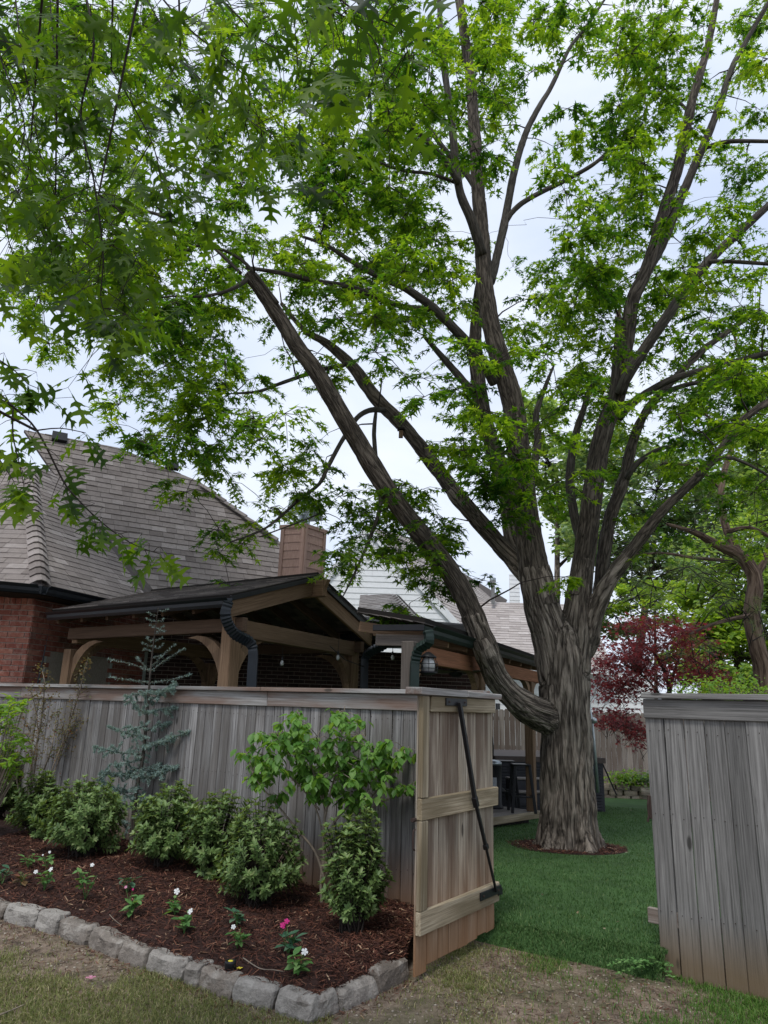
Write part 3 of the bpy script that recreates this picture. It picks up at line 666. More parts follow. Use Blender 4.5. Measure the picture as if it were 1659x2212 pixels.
beam('corner_trim', hp(3.13, .5, 0), hp(3.13, 3.0, 0), .09, .06, M['trim'], house, y=tuple(WN))
gutter(house, E0, E0L, V3(0, -1, 0), M['gutter'], .15); gutter(house, E0, E1, WN, M['gutter'], .15)
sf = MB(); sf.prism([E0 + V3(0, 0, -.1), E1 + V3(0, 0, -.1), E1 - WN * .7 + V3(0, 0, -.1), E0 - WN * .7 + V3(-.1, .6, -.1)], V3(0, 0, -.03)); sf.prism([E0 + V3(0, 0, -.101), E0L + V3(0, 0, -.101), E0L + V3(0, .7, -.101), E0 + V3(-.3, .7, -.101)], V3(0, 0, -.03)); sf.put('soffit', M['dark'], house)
downspout(house, [D(136, 1282, 11.6), D(132, 1300, 11.55), D(108, 1322, 11.3), D(100, 1345, 11.2), D(88, 1410, 11.15), D(72, 1485, 11.1)], .062, M['gutter'])
nA = unit(V3(0, -.70, .72)); H1 = PL(66, 1010, E0, nA)
tiles(house, 'shingle', [E0, H1, H1 + V3(-4, 0, 0), E0L + V3(-1.5, 0, 0)], V3(1, 0, 0), M['shingle'], M['felt'], maxparts=130)
nB = unit(np.cross(E1 - E0, H1 - E0)); nB = nB if nB[2] > 0 else -nB
V1 = PL(352, 1296, E0, nB); V2 = PL(160, 1075, E0, nB)
tiles(house, 'shingle', [E0, E1, V1, V2, PL(120, 1020, E0, nB), H1], E1 - E0, M['shingle'], M['felt'], maxparts=90)
ridge_caps(house, E0 + V3(0, -.06, .05), H1, M['shingle'], None)
sC = unit(V3(.86, .51, 0)); nC = unit(np.cross(V2 - V1, sC)); nC = nC if nC[2] > 0 else -nC
cpx = [(349, 1306), (143, 1062), (52, 930), (256, 968), (432, 1042), (520, 1106), (600, 1166), (640, 1230), (640, 1330)]
pc = [PL(x, y, V1, nC) for x, y in cpx]
tiles(house, 'shingle', pc, sC, M['shingle'], M['felt'], maxparts=80, expo=.145, wid=.25, thick=.02)
ridge_caps(house, pc[6], pc[4], M['shingle'], None, w=.16, L=.3)
for (x, y) in ((128, 948), (370, 1008)):
    p = PL(x, y, V1, nC); mb = MB(); mb.box(p + nC * .05 - sC * .15, p + nC * .05 + sC * .15, .25, .09, tuple(nC)); mb.put('roof_vent', M['black'], house)
# chimney chase with lap siding and a metal flue
CH = V3(*D(652, 1250, 13.6)[:2], 0); ca = unit(V3(-.93, .36, 0)); cb = unit(V3(.60, .80, 0)); La, Lb = .52, .62
chm = empty('brown_chimney', CH + V3(0, 0, 3.3), 'tan brown clapboard chimney with galvanised flue cap above the pavilion', 'chimney')
zt = D(652, 1131, 13.6)[2]
for (d1, L1) in ((ca, La), (cb, Lb)):
    nn = V3(d1[1], -d1[0], 0); nn = nn if np.dot(nn, C0 - CH) > 0 else -nn
    z = 3.3
    while z < zt - .05:
        h1 = min(.17, zt - .06 - z); a = CH + d1 * .07 + V3(0, 0, z); b = CH + d1 * (L1 - .07) + V3(0, 0, z)
        mb = MB(); V = [a + nn * .012, b + nn * .012, b + V3(0, 0, h1) + nn * .0, a + V3(0, 0, h1) + nn * .0]; mb.prism(V, -nn * .02); mb.put('siding_plank', M['brown_siding'], chm); z += .165
    for t in (.035, L1 - .035): beam('corner_trim', CH + d1 * t + V3(0, 0, 3.3), CH + d1 * t + V3(0, 0, zt - .05), .08, .05, M['brown_siding'], chm, y=tuple(nn))
Z = V3(0, 0, 1); core = MB(); core.prism([q + Z * 3.3 for q in (CH + ca * .01 + cb * .01, CH + ca * La, CH + ca * La + cb * Lb, CH + cb * Lb)], V3(0, 0, zt - .08 - 3.3)); o1 = core.put('chase', M['brown_siding'], chm)
cc = CH + ca * La / 2 + cb * Lb / 2
mb = MB(); mb.prism([CH - ca * .03 - cb * .03 + V3(0, 0, zt - .07), CH + ca * (La + .03) - cb * .03 + V3(0, 0, zt - .07), CH + ca * (La + .03) + cb * (Lb + .03) + V3(0, 0, zt - .07), CH - ca * .03 + cb * (Lb + .03) + V3(0, 0, zt - .07)], V3(0, 0, .07)); mb.put('cap_trim', M['brown_siding'], chm)
mb = MB(); mb.lathe([(.19, 0), (.12, .07), (.11, .08), (.11, .42), (.12, .43), (.12, .46)], cc + V3(0, 0, zt), 20); mb.put('flue', M['galv'], chm, True)
for sg in (-1, 1):
    mb = MB(); e = ca; f = cb * sg; z0_ = zt + .2; mb.prism([cc + e * .2 * 1 + f * .30 + V3(0, 0, z0_), cc - e * .2 + f * .30 + V3(0, 0, z0_), cc - e * .2 + f * .20 + V3(0, 0, z0_ + .42), cc + e * .2 + f * .20 + V3(0, 0, z0_ + .42)], -f * .02)
    mb.put('cowl_panel', M['galv'], chm)
mb = MB(); mb.box(cc - ca * .18 + V3(0, 0, zt + .2), cc + ca * .18 + V3(0, 0, zt + .2), .01, .01); mb.box(cc - cb * .29 + V3(0, 0, zt + .44), cc + cb * .29 + V3(0, 0, zt + .44), .04, .02); mb.put('cowl_bar', M['galv'], chm)

# ------------------------------------------------------------------ the gabled timber pavilion
NN = G(500, 1292, 2.9); NL = G(112, 1325, 2.9); NR = G(808, 1366, 2.9); pu = unit(NL - NN); pv = unit(NR - NN); LU = np.linalg.norm(NL - NN); LV = np.linalg.norm(NR - NN)
AP = NN + (NR - NN) * .5; AP[2] = D(690, 1250, AP[1])[2]; Z = V3(0, 0, 1)
pav = empty('timber_pavilion', V3(NN[0], NN[1], 0) + pu * .25 + pv * .35, 'open timber pavilion with gable roof behind the long fence', 'pavilion')
AB = AP + pu * LU
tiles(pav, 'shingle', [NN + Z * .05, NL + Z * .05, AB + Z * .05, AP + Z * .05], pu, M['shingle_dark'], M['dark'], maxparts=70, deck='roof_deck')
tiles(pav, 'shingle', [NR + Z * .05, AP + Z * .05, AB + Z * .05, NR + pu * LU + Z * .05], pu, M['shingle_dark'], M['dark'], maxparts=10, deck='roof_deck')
po = -pu
for a, b in ((NN, AP), (NR, AP)):
    dr = unit(b - a); ins = pu * .06
    beam('barge_rafter', a + ins - Z * .13 - dr * .0, b + ins - Z * .13, .05, .20, M['cedar'], pav, y=(0, 0, 1))
    beam('drip_edge', a + ins * .2 - Z * .0, b + ins * .2 - Z * .0, .03, .06, M['black'], pav, y=(0, 0, 1))
beam('ridge_beam', AP - pu * .16 - Z * .15, AB - Z * .15, .10, .24, M['cedar'], pav)
mb = MB(); e = AP - pu * .16 - Z * .15; mb.prism([e + V3(0, 0, .12) + pv * .045, e + V3(0, 0, -.02) + pv * .045, e + pu * .06 + V3(0, 0, -.12) + pv * .045, e + V3(0, 0, .12) + pv * .045 - pu * .07, ], -pv * .09); mb.put('beam_end', M['cedar'], pav)
gutter(pav, NL, NN - pu * .02, -pv * 1.0 + V3(0, 0, 0), M['gutter'], .13)
PP = [NN + pu * .25 + pv * .35]; PP.append(PP[0] + pv * (LV - .7)); PP.append(PP[0] + pu * 3.35); PP.append(PP[2] + pv * (LV - .7))
PP = [V3(p[0], p[1], 0) for p in PP]
ZB = 2.60
for p in PP: beam('post', p + V3(0, 0, -.1), p + V3(0, 0, ZB + .12 if p is PP[0] or p is PP[1] else ZB - .2), .18, .18, M['cedar'], pav, y=tuple(pu), c=.008)
for a, b in ((0, 2), (1, 3)): beam('eave_beam', PP[a] - pu * .22 + Z * (ZB + .03), PP[b] + pu * .12 + Z * (ZB + .03), .09, .17, M['cedar_shaded'], pav, c=.008)
beam('tie_beam', PP[0] - pu * .03 + Z * (ZB - .0) + pv * .08, PP[1] - pu * .03 + Z * (ZB - .0) - pv * .08, .11, .22, M['cedar'], pav, c=.008)
beam('tie_beam', PP[2] + Z * ZB, PP[3] + Z * ZB, .11, .22, M['cedar'], pav, c=.008)
def brace(root, corner, dr, r=.72, w=.08, t=.11, mat=None):
    """curved knee brace from a post (below) to a beam (along dr)"""
    dr = unit(dr); inn = []; outr = []
    for k in range(9):
        a = PI / 2 * k / 8; inn.append(corner + dr * (r - r * math.cos(a)) * .92 + Z * (-r + r * math.sin(a)))
    for k in range(9):
        a = PI / 2 * k / 8; outr.append(corner + dr * (r + t * .2 - (r + t) * math.cos(a)) * .92 * 1.0 + dr * t * -.0 + Z * (-r + (r + t * .0) * math.sin(a)) + (unit(-dr + Z) * t * math.sin(2 * a) ** .7 * 1.0))
    side = unit(np.cross(dr, Z)) * w
    mb = MB(); P = [p - side / 2 for p in inn]; Q = [p - side / 2 for p in outr]
    for k in range(8): mb.prism([P[k], P[k + 1], Q[k + 1], Q[k]], side)
    return mb.put('knee_brace', mat or M['cedar'], root)
for i, dirs in ((0, (pu, pv, -pu)), (1, (-pv, pu)), (2, (-pu, pv)), (3, (-pu, -pv))):
    for dr in dirs:
        if i == 0 and dr is not pu and dr is not pv: continue
        brace(pav, PP[i] + unit(dr) * .09 + Z * (ZB - .11), dr)
for t in np.linspace(.12, LU - .1, 7):
    for s0_ in (NN, NR):
        a = s0_ + pu * t; b = AP + pu * t; beam('rafter', a - Z * .10 + unit(b - a) * .05, b - Z * .10, .045, .13, M['cedar_shaded'], pav, c=.004)
downspout(pav, [D(493, 1300, 8.28), D(487, 1330, 8.28), D(504, 1366, 8.42), D(540, 1388, 8.6), D(547, 1412, 8.62), D(545, 1450, 8.62), D(543, 1500, 8.62), D(540, 1640, 8.62)], .06, M['gutter'])
gutter(pav, NR - pu * .1, NR + pu * LU, pv, M['gutter'], .13)
downspout(pav, [D(838, 1364, 11.0), D(830, 1392, 11.05), D(806, 1405, 11.1), D(790, 1418, 11.2), D(787, 1440, 11.2), D(786, 1500, 11.2)], .062, M['gutter'])
for (x, y, Y) in ((609, 1432, 10.), (1100 * .0 + 730, 1420, 10.4), (848, 1420, 10.8), (931 * 1.0, 1412, 9.3)):
    p = D(x, y, Y); e = empty('string_bulb', p, {609: 'clear hanging bulb nearest the thick pavilion post', 730: 'clear hanging bulb under the pavilion beside the slanting wire', 848: 'small clear bulb between the two thin downspouts', 931: 'small clear bulb beside the brown beam of the patio cover'}[int(x)], 'light bulb', 'bulbs hanging in the dark under the pavilion roof')
    mb = MB(); mb.lathe([(.006, .045), (.016, .03), (.026, .0), (.024, -.025), (.008, -.042)], p, 12); mb.put('glass_bulb', M['glass'], e, True); mb = MB(); mb.lathe([(.014, .03), (.014, .08), (.004, .09), (.003, .3)], p, 8); mb.put('socket', M['black'], e)
wi = MB(); wi.tube([D(712, 1395, 10.3), D(745, 1425, 10.4), D(786, 1440, 10.8)], .006, 5); tag(wi.put('power_cable', M['black']), 'thin cable slanting across the dark pavilion interior', 'cable')

# ------------------------------------------------------------------ covered patio to the right of the pavilion
Q0 = G(917, 1352, 2.6); Q1 = G(1172, 1431, 2.6); qv = unit(Q1 - Q0); qo = V3(qv[1], -qv[0], 0); LQ = np.linalg.norm(Q1 - Q0)
PA = V3(*D(884, 1450, 8.0)[:2], 0); PC = V3(*G(1149, 1752, .1)[:2], 0); PB = V3(*(PA + (PC - PA) * .46)[:2], 0)
pat = empty('patio_cover', PA, 'low cedar framed patio cover with dark green gutter behind the gate', 'patio cover')
Q2 = Q0 - qo * 1.0 + Z * .03; Q3 = Q1 - qo * 4.2 + Z * .9; QF = Q0 - qo * 3.6 + Z * .78
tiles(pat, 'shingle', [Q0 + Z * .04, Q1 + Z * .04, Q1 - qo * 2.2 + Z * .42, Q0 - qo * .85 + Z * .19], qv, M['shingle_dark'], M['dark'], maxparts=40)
gutter(pat, Q0, Q1, qo, M['gutter_green'], .14)
fl = D(806, 1356, Q0[1] + .25); fr = Q0 + V3(0, 0, -.02)
beam('fascia', fl + V3(0, 0, .0), fr, .03, .07, M['black'], pat); beam('header_beam', fl - Z * .13 + qv * .1, fr - Z * .14 + qv * .1, .06, .13, M['cedar_grey'], pat)
for p, m_ in ((PA, 'cedar_grey'), (PB, 'cedar'), (PC, 'cedar')): beam('post', p + V3(0, 0, -.1 if m_ == 'cedar_grey' else .1), p + V3(0, 0, 2.42 if m_ == 'cedar_grey' else 2.2), .145 if m_ == 'cedar_grey' else .17, .145, M[m_], pat, y=tuple(qo), c=.008)
zb0 = D(905, 1412, 8.15)[2]
bm0 = PA + qo * .02 + Z * zb0; bm1 = PA + unit(PC - PA) * (np.linalg.norm(PC - PA) + .55) + qo * .02 + Z * zb0
beam('eave_beam', bm0 + qv * .1, bm1, .10, .20, M['cedar_red'], pat, c=.008)
for p in (PA, PB, PC):
    for sg in (1, -1):
        if p is PA and sg < 0: continue
        brace(pat, p + qv * sg * .08 + Z * (zb0 - .10), qv * sg, r=.50, t=.10, mat=M['cedar'])
for t in np.linspace(.15, LQ - .1, 9): a = Q0 + qv * t - Z * .11; kq = .85 + 1.3 * t / LQ; beam('rafter', a - qo * .02, a - qo * kq + Z * .155 * kq, .045, .12, M['cedar'], pat, c=.004)
downspout(pat, [D(924, 1362, 7.75), D(926, 1386, 7.75), D(905, 1402, 7.85), D(897, 1427, 7.9), D(895, 1460, 7.9), D(893, 1560, 7.9)], .05, M['gutter_green'])
# back wall of the patio and its fireplace; the shade is put into the brick tone
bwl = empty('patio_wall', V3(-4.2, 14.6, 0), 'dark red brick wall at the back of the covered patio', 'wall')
bricks(bwl, V3(-4.6, 13.9, 0), V3(-.2, 14.86, 0), -.1, 3.6, ln=.22, hh=.076, maxparts=60, soldier=False, mat=M['brick_shaded'])
bricks(bwl, V3(-.2, 14.88, 0), V3(2.25, 15.4, 0), -.1, 2.8, ln=.22, hh=.076, maxparts=30, soldier=False, mat=M['brick_shaded'])
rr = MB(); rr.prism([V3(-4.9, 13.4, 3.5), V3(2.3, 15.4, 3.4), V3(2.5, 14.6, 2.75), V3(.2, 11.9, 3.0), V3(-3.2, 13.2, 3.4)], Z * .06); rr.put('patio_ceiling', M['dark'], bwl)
fan = D(985, 1452, 10.2); fe = empty('ceiling_fan', fan, 'dark ceiling fan with a pale blade edge under the patio cover', 'ceiling fan')
mb = MB(); mb.lathe([(.03, .28), (.03, .06), (.09, .05), (.10, -.03), (.05, -.07)], fan, 16); mb.put('motor', M['black'], fe, True)
for k in range(5):
    a = 2 * PI * k / 5 + .2; d0 = V3(math.cos(a), math.sin(a), 0); beam('blade', fan + d0 * .1, fan + d0 * .62, .13, .012, M['cedar_grey'], fe, y=(0, .15, 1), c=.003)
ln_ = D(925, 1440, 8.0); le = empty('cage_lantern', ln_, 'small round caged glass lantern hanging by the gate top', 'lantern')
mb = MB(); mb.lathe([(.02, .16), (.09, .11), (.095, .095), (.03, .095)], ln_, 20); mb.lathe([(.10, -.055), (.10, -.07), (.05, -.09), (.0, -.095)], ln_, 20); mb.put('cap', M['black'], le, True)
mb = MB(); mb.lathe([(.055, .09), (.075, .03), (.07, -.05)], ln_, 20); mb.put('glass', M['glass'], le, True)
mb = MB()
for k in range(8): a = 2 * PI * k / 8; mb.tube([ln_ + V3(.07 * math.cos(a), .07 * math.sin(a), .1), ln_ + V3(.105 * math.cos(a), .105 * math.sin(a), .03), ln_ + V3(.1 * math.cos(a), .1 * math.sin(a), -.06)], .004, 5)
for z in (.03, -.02): mb.tube([ln_ + V3(.105 * math.cos(a), .105 * math.sin(a), z) for a in np.linspace(0, 2 * PI, 21)], .004, 5)
mb.put('cage', M['black'], le)

# deck, tub, heater, stools
dk0 = G(1160, 1752, .1); dk1 = G(1020, 1772, .1); de = unit(dk1 - dk0); dn = V3(de[1], -de[0], 0); dn = dn if dn[1] > 0 else -dn
deck = empty('wooden_deck', dk0, 'low wooden deck with a pale edge board under the patio cover', 'deck')
for k in range(26): a = dk0 + dn * (.06 + k * .145); beam('deck_board', a - Z * .014, a + de * 3.4 - Z * .014, .138, .026, M['deck'], deck, y=(0, 0, 1), c=.003)
for k in range(1): pass
beam('edge_board', dk0 - dn * .03 - Z * .05, dk0 + de * 3.4 - dn * .03 - Z * .05, .035, .11, M['gate_frame'], deck, y=(0, 0, 1))
mb = MB(); mb.prism([dk0 - Z * .12 + dn * .1 + de * .1, dk0 - Z * .12 + de * 3.4 + dn * .1, dk0 - Z * .12 + de * 3.4 + dn * 3.6, dk0 - Z * .12 + de * .1 + dn * 3.6], -Z * .2); mb.put('deck_base', M['dark'], deck)
t0 = D(1072, 1640, 14.6); t1 = D(1302, 1640, 14.9)
tw = t1 - t0; tw[2] = 0; tl = np.linalg.norm(tw); tw = unit(tw); tn = V3(-tw[1], tw[0], 0)
TB = V3(t0[0], t0[1], -.15); tub = empty('hot_tub', TB, 'square hot tub with dark cabinet and brown cover behind the tree', 'hot tub')
mb = MB(); mb.prism([TB, TB + tw * tl, TB + tw * tl + tn * 2.1, TB + tn * 2.1], Z * .9); mb.put('cabinet', M['tub'], tub)
for f0, f1, nn in ((TB, TB + tw * tl, -tn), (TB + tw * tl, TB + tw * tl + tn * 2.1, tw)):
    for z in np.arange(.05, .86, .055): beam('slat', f0 + unit(f1 - f0) * .06 + nn * .008 + Z * z, f1 - unit(f1 - f0) * .06 + nn * .008 + Z * z, .02, .042, M['tub'], tub, c=.005)
mb = MB(); c4 = [TB - tw * .04 - tn * .04, TB + tw * (tl + .04) - tn * .04, TB + tw * (tl + .04) + tn * 2.14, TB - tw * .04 + tn * 2.14]; mb.prism([p + Z * .9 for p in c4], Z * .10); mb.put('cover', M['vinyl'], tub)
mb = MB()
for t in (.3, 1.1, 1.9): mb.box(TB + tw * t - tn * .055 + Z * .93, TB + tw * t - tn * .055 + Z * .6, .04, .01, tuple(tn))
mb.box(TB + tw * (tl + .05) + tn * .2 + Z * .95, TB + tw * (tl + .3) + tn * .1 + Z * .3, .03, .03); mb.put('strap', M['black'], tub)
sp = D(1108, 1735, 13.7); sp = V3(sp[0], sp[1], .1); st = empty('tub_steps', sp, 'two dark steps with grey treads in front of the hot tub', 'steps')
for k in range(2):
    a = sp + tn * .28 * k + Z * (.0); beam('tread', a + Z * (.2 + .2 * k), a + tw * .75 + Z * (.2 + .2 * k), .28, .03, M['deck'], st); mb = MB(); mb.box(a + Z * (.09 + .1 * k), a + tw * .75 + Z * (.09 + .1 * k), .24, .17 + .2 * k); mb.put('riser', M['tub'], st)
hp0 = D(1066, 1728, 13.0); hp0 = V3(hp0[0], hp0[1], .1); ht = empty('patio_heater', hp0, 'black round patio heater base with silver rim and tall pole', 'patio heater')
mb = MB(); mb.lathe([(.17, 0), (.17, .03), (.145, .05), (.145, .68), (.15, .70)], hp0, 28); mb.put('tank_housing', M['black'], ht, True)
mb = MB(); mb.lathe([(.155, .70), (.15, .74), (.10, .77), (.03, .78)], hp0, 28); mb.put('lid', M['galv'], ht, True)
mb = MB(); mb.tube([hp0 + Z * .76 - V3(.05, 0, 0), hp0 + Z * 1.75 - V3(.05, 0, 0)], .032, 14); mb.lathe([(.04, 1.74), (.05, 1.78), (.03, 1.84), (.0, 1.86)], hp0 - V3(.05, 0, 0), 14); mb.put('pole', M['black'], ht, True)
mb = MB(); mb.box(hp0 + V3(-.02, -.147, .25), hp0 + V3(-.02, -.147, .5), .11, .006, (0, -1, 0)); mb.put('warning_label', M['screen_label'], ht)
hr = D(1053, 1614, 12.6); he = empty('hose_reel', V3(hr[0], hr[1], hr[2] - .2), 'coiled black hose on a reel seen past the gate edge', 'hose reel')
mb = MB()
for k in range(6): mb.tube([hr + V3((k - 2.5) * .025, .19 * math.cos(a), .19 * math.sin(a)) for a in np.linspace(0, 2 * PI, 25)], .016, 6)
mb.put('hose', M['black'], he); mb = MB(); mb.lathe([(.03, -.28), (.03, .02)], hr, 8); mb.put('bracket', M['black'], he)
lp = G(1083, 1768, -.1); mb = MB(); mb.tube([lp, lp + Z * .42], .014, 6); mb.lathe([(.09, .42), (.10, .44), (.03, .50), (.0, .51)], lp, 12); tag(mb.put('path_lamp', M['black']), 'thin black path lamp standing before the deck edge', 'path lamp')
def stool(p, label):
    s = empty('bar_stool', p, label, 'bar stool', 'black metal bar stools on the deck')
    beam('seat', p + Z * .74 - V3(.15, 0, 0), p + Z * .74 + V3(.15, 0, 0), .30, .025, M['black'], s, c=.01)
    for sx in (-1, 1):
        for sy in (-1, 1): beam('leg', p + V3(sx * .12, sy * .12, .73), p + V3(sx * .19, sy * .19, 0), .05, .02, M['black'], s, y=(0, 1, 0))
    for sy in (-1, 1): beam('stretcher', p + V3(-.165, sy * .165, .25), p + V3(.165, sy * .165, .25), .02, .02, M['black'], s); beam('stretcher', p + V3(sy * .165, -.165, .25), p + V3(sy * .165, .165, .25), .02, .02, M['black'], s)
sp1 = D(1127, 1736, 12.6); stool(V3(sp1[0], sp1[1], .1), 'black metal bar stool beside the cedar post on the deck')
sp2 = D(1094, 1728, 13.3); stool(V3(sp2[0], sp2[1], .1), 'black metal bar stool half hidden behind the patio heater')
up_ = [D(1273, 1518, 13.2), D(1279, 1560, 13.2), D(1283, 1600, 13.2), D(1292, 1712, 13.2)]; ue = empty('cover_lifter', up_[-1], 'blue grey metal pole with ball joint beside the tree trunk', 'pole')
mb = MB(); mb.tube(up_, [.02, .022, .025, .028], 10); mb.tube([D(1276, 1610, 13.1), D(1280, 1712, 13.1)], .03, 10); mb.put('pole', M['galv'], ue, True); mb = MB(); mb.lathe([(.0, -.06), (.045, -.04), (.06, 0), (.045, .04), (0, .06)], D(1283, 1556, 13.15), 14); mb.put('ball_joint', M['galv'], ue, True)

# back fence, retaining wall, neighbour's house
bf = empty('back_fence', V3(4.5, 19, -.3), 'tall dog eared board fence at the far end of the turf', 'fence')
nbk = 0
for x in np.arange(1.6, 12.5, .142):
    Y = 19.0 + .15 * (x - 4); zt_ = 1.72 + .02 * math.sin(x * 1.3) + rng.uniform(-.01, .01); zt_ = D(829 + x / Y * 1534, 1534 + .0 * x, Y)[2] * 0 + 1.74 + rng.uniform(-.012, .012)
    w = .134; P = [(-w / 2, -.45), (w / 2, -.45), (w / 2, zt_ - .04), (w / 2 - .03, zt_), (-w / 2 + .03, zt_), (-w / 2, zt_ - .04)]
    put('picket', [V3(x + a, Y + .15 * a + o, z) for o in (0, .018) for a, z in P], [[0, 1, 2, 3, 4, 5], [11, 10, 9, 8, 7, 6]] + [[i, 6 + i, 6 + (i + 1) % 6, (i + 1) % 6] for i in range(6)], M['fence_back'], bf); nbk += 1
for z in (.1, .8, 1.5): beam('rail', V3(1.6, 18.7 + .05, z), V3(12.5, 20.3 + .05, z), .05, .09, M['fence_back'], bf)
rw = empty('retaining_wall', V3(6, 18.4, -.45), 'low tan block and flagstone retaining wall before the back fence', 'retaining wall')
x0r = D(1286, 1700, 18.2)[0]
for r in range(4):
    for k in range(9):
        x = x0r - 2.2 + k * .36 + (r % 2) * .18; rough_stone('stone', V3(x, 18.2, -.42 + r * .12), V3(x + .35, 18.2, -.42 + r * .12), .12, .3, rw, M['rock'], r * 9 + k, .010)
for r in range(5):
    x = x0r + 1.06
    while x < x0r + 3.6: L = rng.uniform(.25, .6); rough_stone('flagstone', V3(x, 18.1 - .04 * (r % 2), -.42 + r * .085), V3(x + L, 18.1, -.42 + r * .085), .085, .35, rw, M['rock'], x * 3 + r, .012); x += L + .01
mb = MB(); mb.prism([V3(x0r - 2.3, 18.3, -.5), V3(x0r + 4, 18.3, -.5), V3(x0r + 4, 19.3, -.5), V3(x0r - 2.3, 19.3, -.5)], Z * .5); mb.put('backfill', M['ground'], rw)

nh = empty('white_house', V3(3, 26, 0), 'pale grey roofed white clapboard house beyond the back fence', 'house')
def siding(root, poly, mat, expo=.2, maxparts=60): tiles(root, 'siding_plank', poly, V3(1, 0, 0), mat, M['white'], expo=expo, wid=3.6, thick=.02, maxparts=maxparts, stagger=False, gap=.006, over=.01, deck='wall')
e0 = D(1005, 1436, 26.); e1 = D(1324, 1448, 26.); ze = e0[2]; e1[2] = ze
r0 = D(1000, 1299, 30.); r1 = D(1292, 1372, 30.); r1[2] = r0[2]; rA = V3(D(1285, 1330, 29)[0], 30., r0[2])
nR = unit(np.cross(e1 - e0, r0 - e0)); tiles(nh, 'shingle', [e0 - V3(4, 0, 0), e1, rA, r0 - V3(4, 0, 0)], V3(1, 0, 0), M['shingle_far'], M['felt'], maxparts=60, expo=.19, wid=.42, thick=.02)
siding(nh, [V3(e0[0] - 4, 26.5, -.3), V3(e1[0] + 1.6, 26.5, -.3), V3(e1[0] + 1.6, 26.5, ze - .1), V3(e0[0] - 4, 26.5, ze - .1)], M['white'])
beam('fascia', V3(e0[0] - 4, 25.97, ze - .1), V3(e1[0], 25.97, ze - .1), .05, .2, M['white'], nh)
ga, gL, gR = D(794, 1142, 24.), D(700, 1256, 24.), D(1040, 1408, 24.)
siding(nh, [V3(gL[0], 24, gL[2]), V3(gL[0], 24, 2.), V3(gR[0], 24, 2.), gR, ga], M['white'], maxparts=50)
beam('rake_trim', ga + V3(0, -.08, 0), gR + V3(0, -.08, 0), .06, .22, M['white'], nh); beam('rake_trim', ga + V3(0, -.08, 0), gL + V3(0, -.08, 0), .06, .22, M['white'], nh)
hdir = unit(V3(.42, .9, 0)); nG = unit(np.cross(gR - ga, hdir)); q = [PL(x, y, ga, nG) for x, y in ((794, 1139), (905, 1165), (975, 1222), (1096, 1296), (1046, 1408))]
tiles(nh, 'shingle', q, hdir, M['shingle_far'], M['felt'], maxparts=60, expo=.2, wid=.44, thick=.02)
for (x, y) in ((942, 1226), (998, 1262)):
    p = PL(x, y, ga, nG) + nG * .08 * (1 if nG[2] > 0 else -1); mb = MB(); mb.box(p - hdir * .22, p + hdir * .22, .35, .14, tuple(nG)); mb.put('roof_vent', M['black'], nh)
p = D(1065, 1290, 29.5); mb = MB(); mb.lathe([(.08, -.3), (.08, .62), (.13, .63), (.13, .8), (.1, .82)], p, 12); mb.put('vent_pipe', M['galv'], nh, True)
c0_ = D(1100, 1240, 34.); c1_ = D(1122, 1240, 34.); siding(nh, [V3(c0_[0], 34, 3), V3(c1_[0], 34, 3), V3(c1_[0], 34, c0_[2]), V3(c0_[0], 34, c0_[2])], M['white'], maxparts=20)
# small hipped roof between the pavilion and the white gable
hb = [D(770, 1354, 13.4), D(914, 1352, 13.0), D(852, 1284, 15.2), D(778, 1284, 15.4)]; hb[1][2] = hb[0][2]; hb[3][2] = hb[2][2]
tr = empty('hipped_bay_roof', hb[0], 'small light shingled hip roof peeking between pavilion and white gable', 'roof')
tiles(tr, 'shingle', [hb[0], hb[1], hb[2], hb[3]], V3(1, 0, 0), M['shingle_far'], M['felt'], maxparts=140, expo=.12, wid=.24)
ridge_caps(tr, hb[1] + Z * .02, hb[2], M['shingle_far'], None, w=.12, L=.17)
mb = MB(); mb.prism([hb[1], hb[2], hb[1] + V3(.2, 3, 0)], V3(0, 0, -.05)); mb.prism([V3(hb[0][0], hb[0][1] + .4, hb[0][2] - .03), V3(hb[1][0] - .3, hb[1][1] + .4, hb[1][2] - .03), V3(hb[1][0] - .3, hb[1][1] + 1.5, hb[1][2] - .03), V3(hb[0][0], hb[0][1] + 1.5, hb[0][2] - .03)], V3(0, 0, -.25)); mb.put('bay_wall', M['dark'], tr)

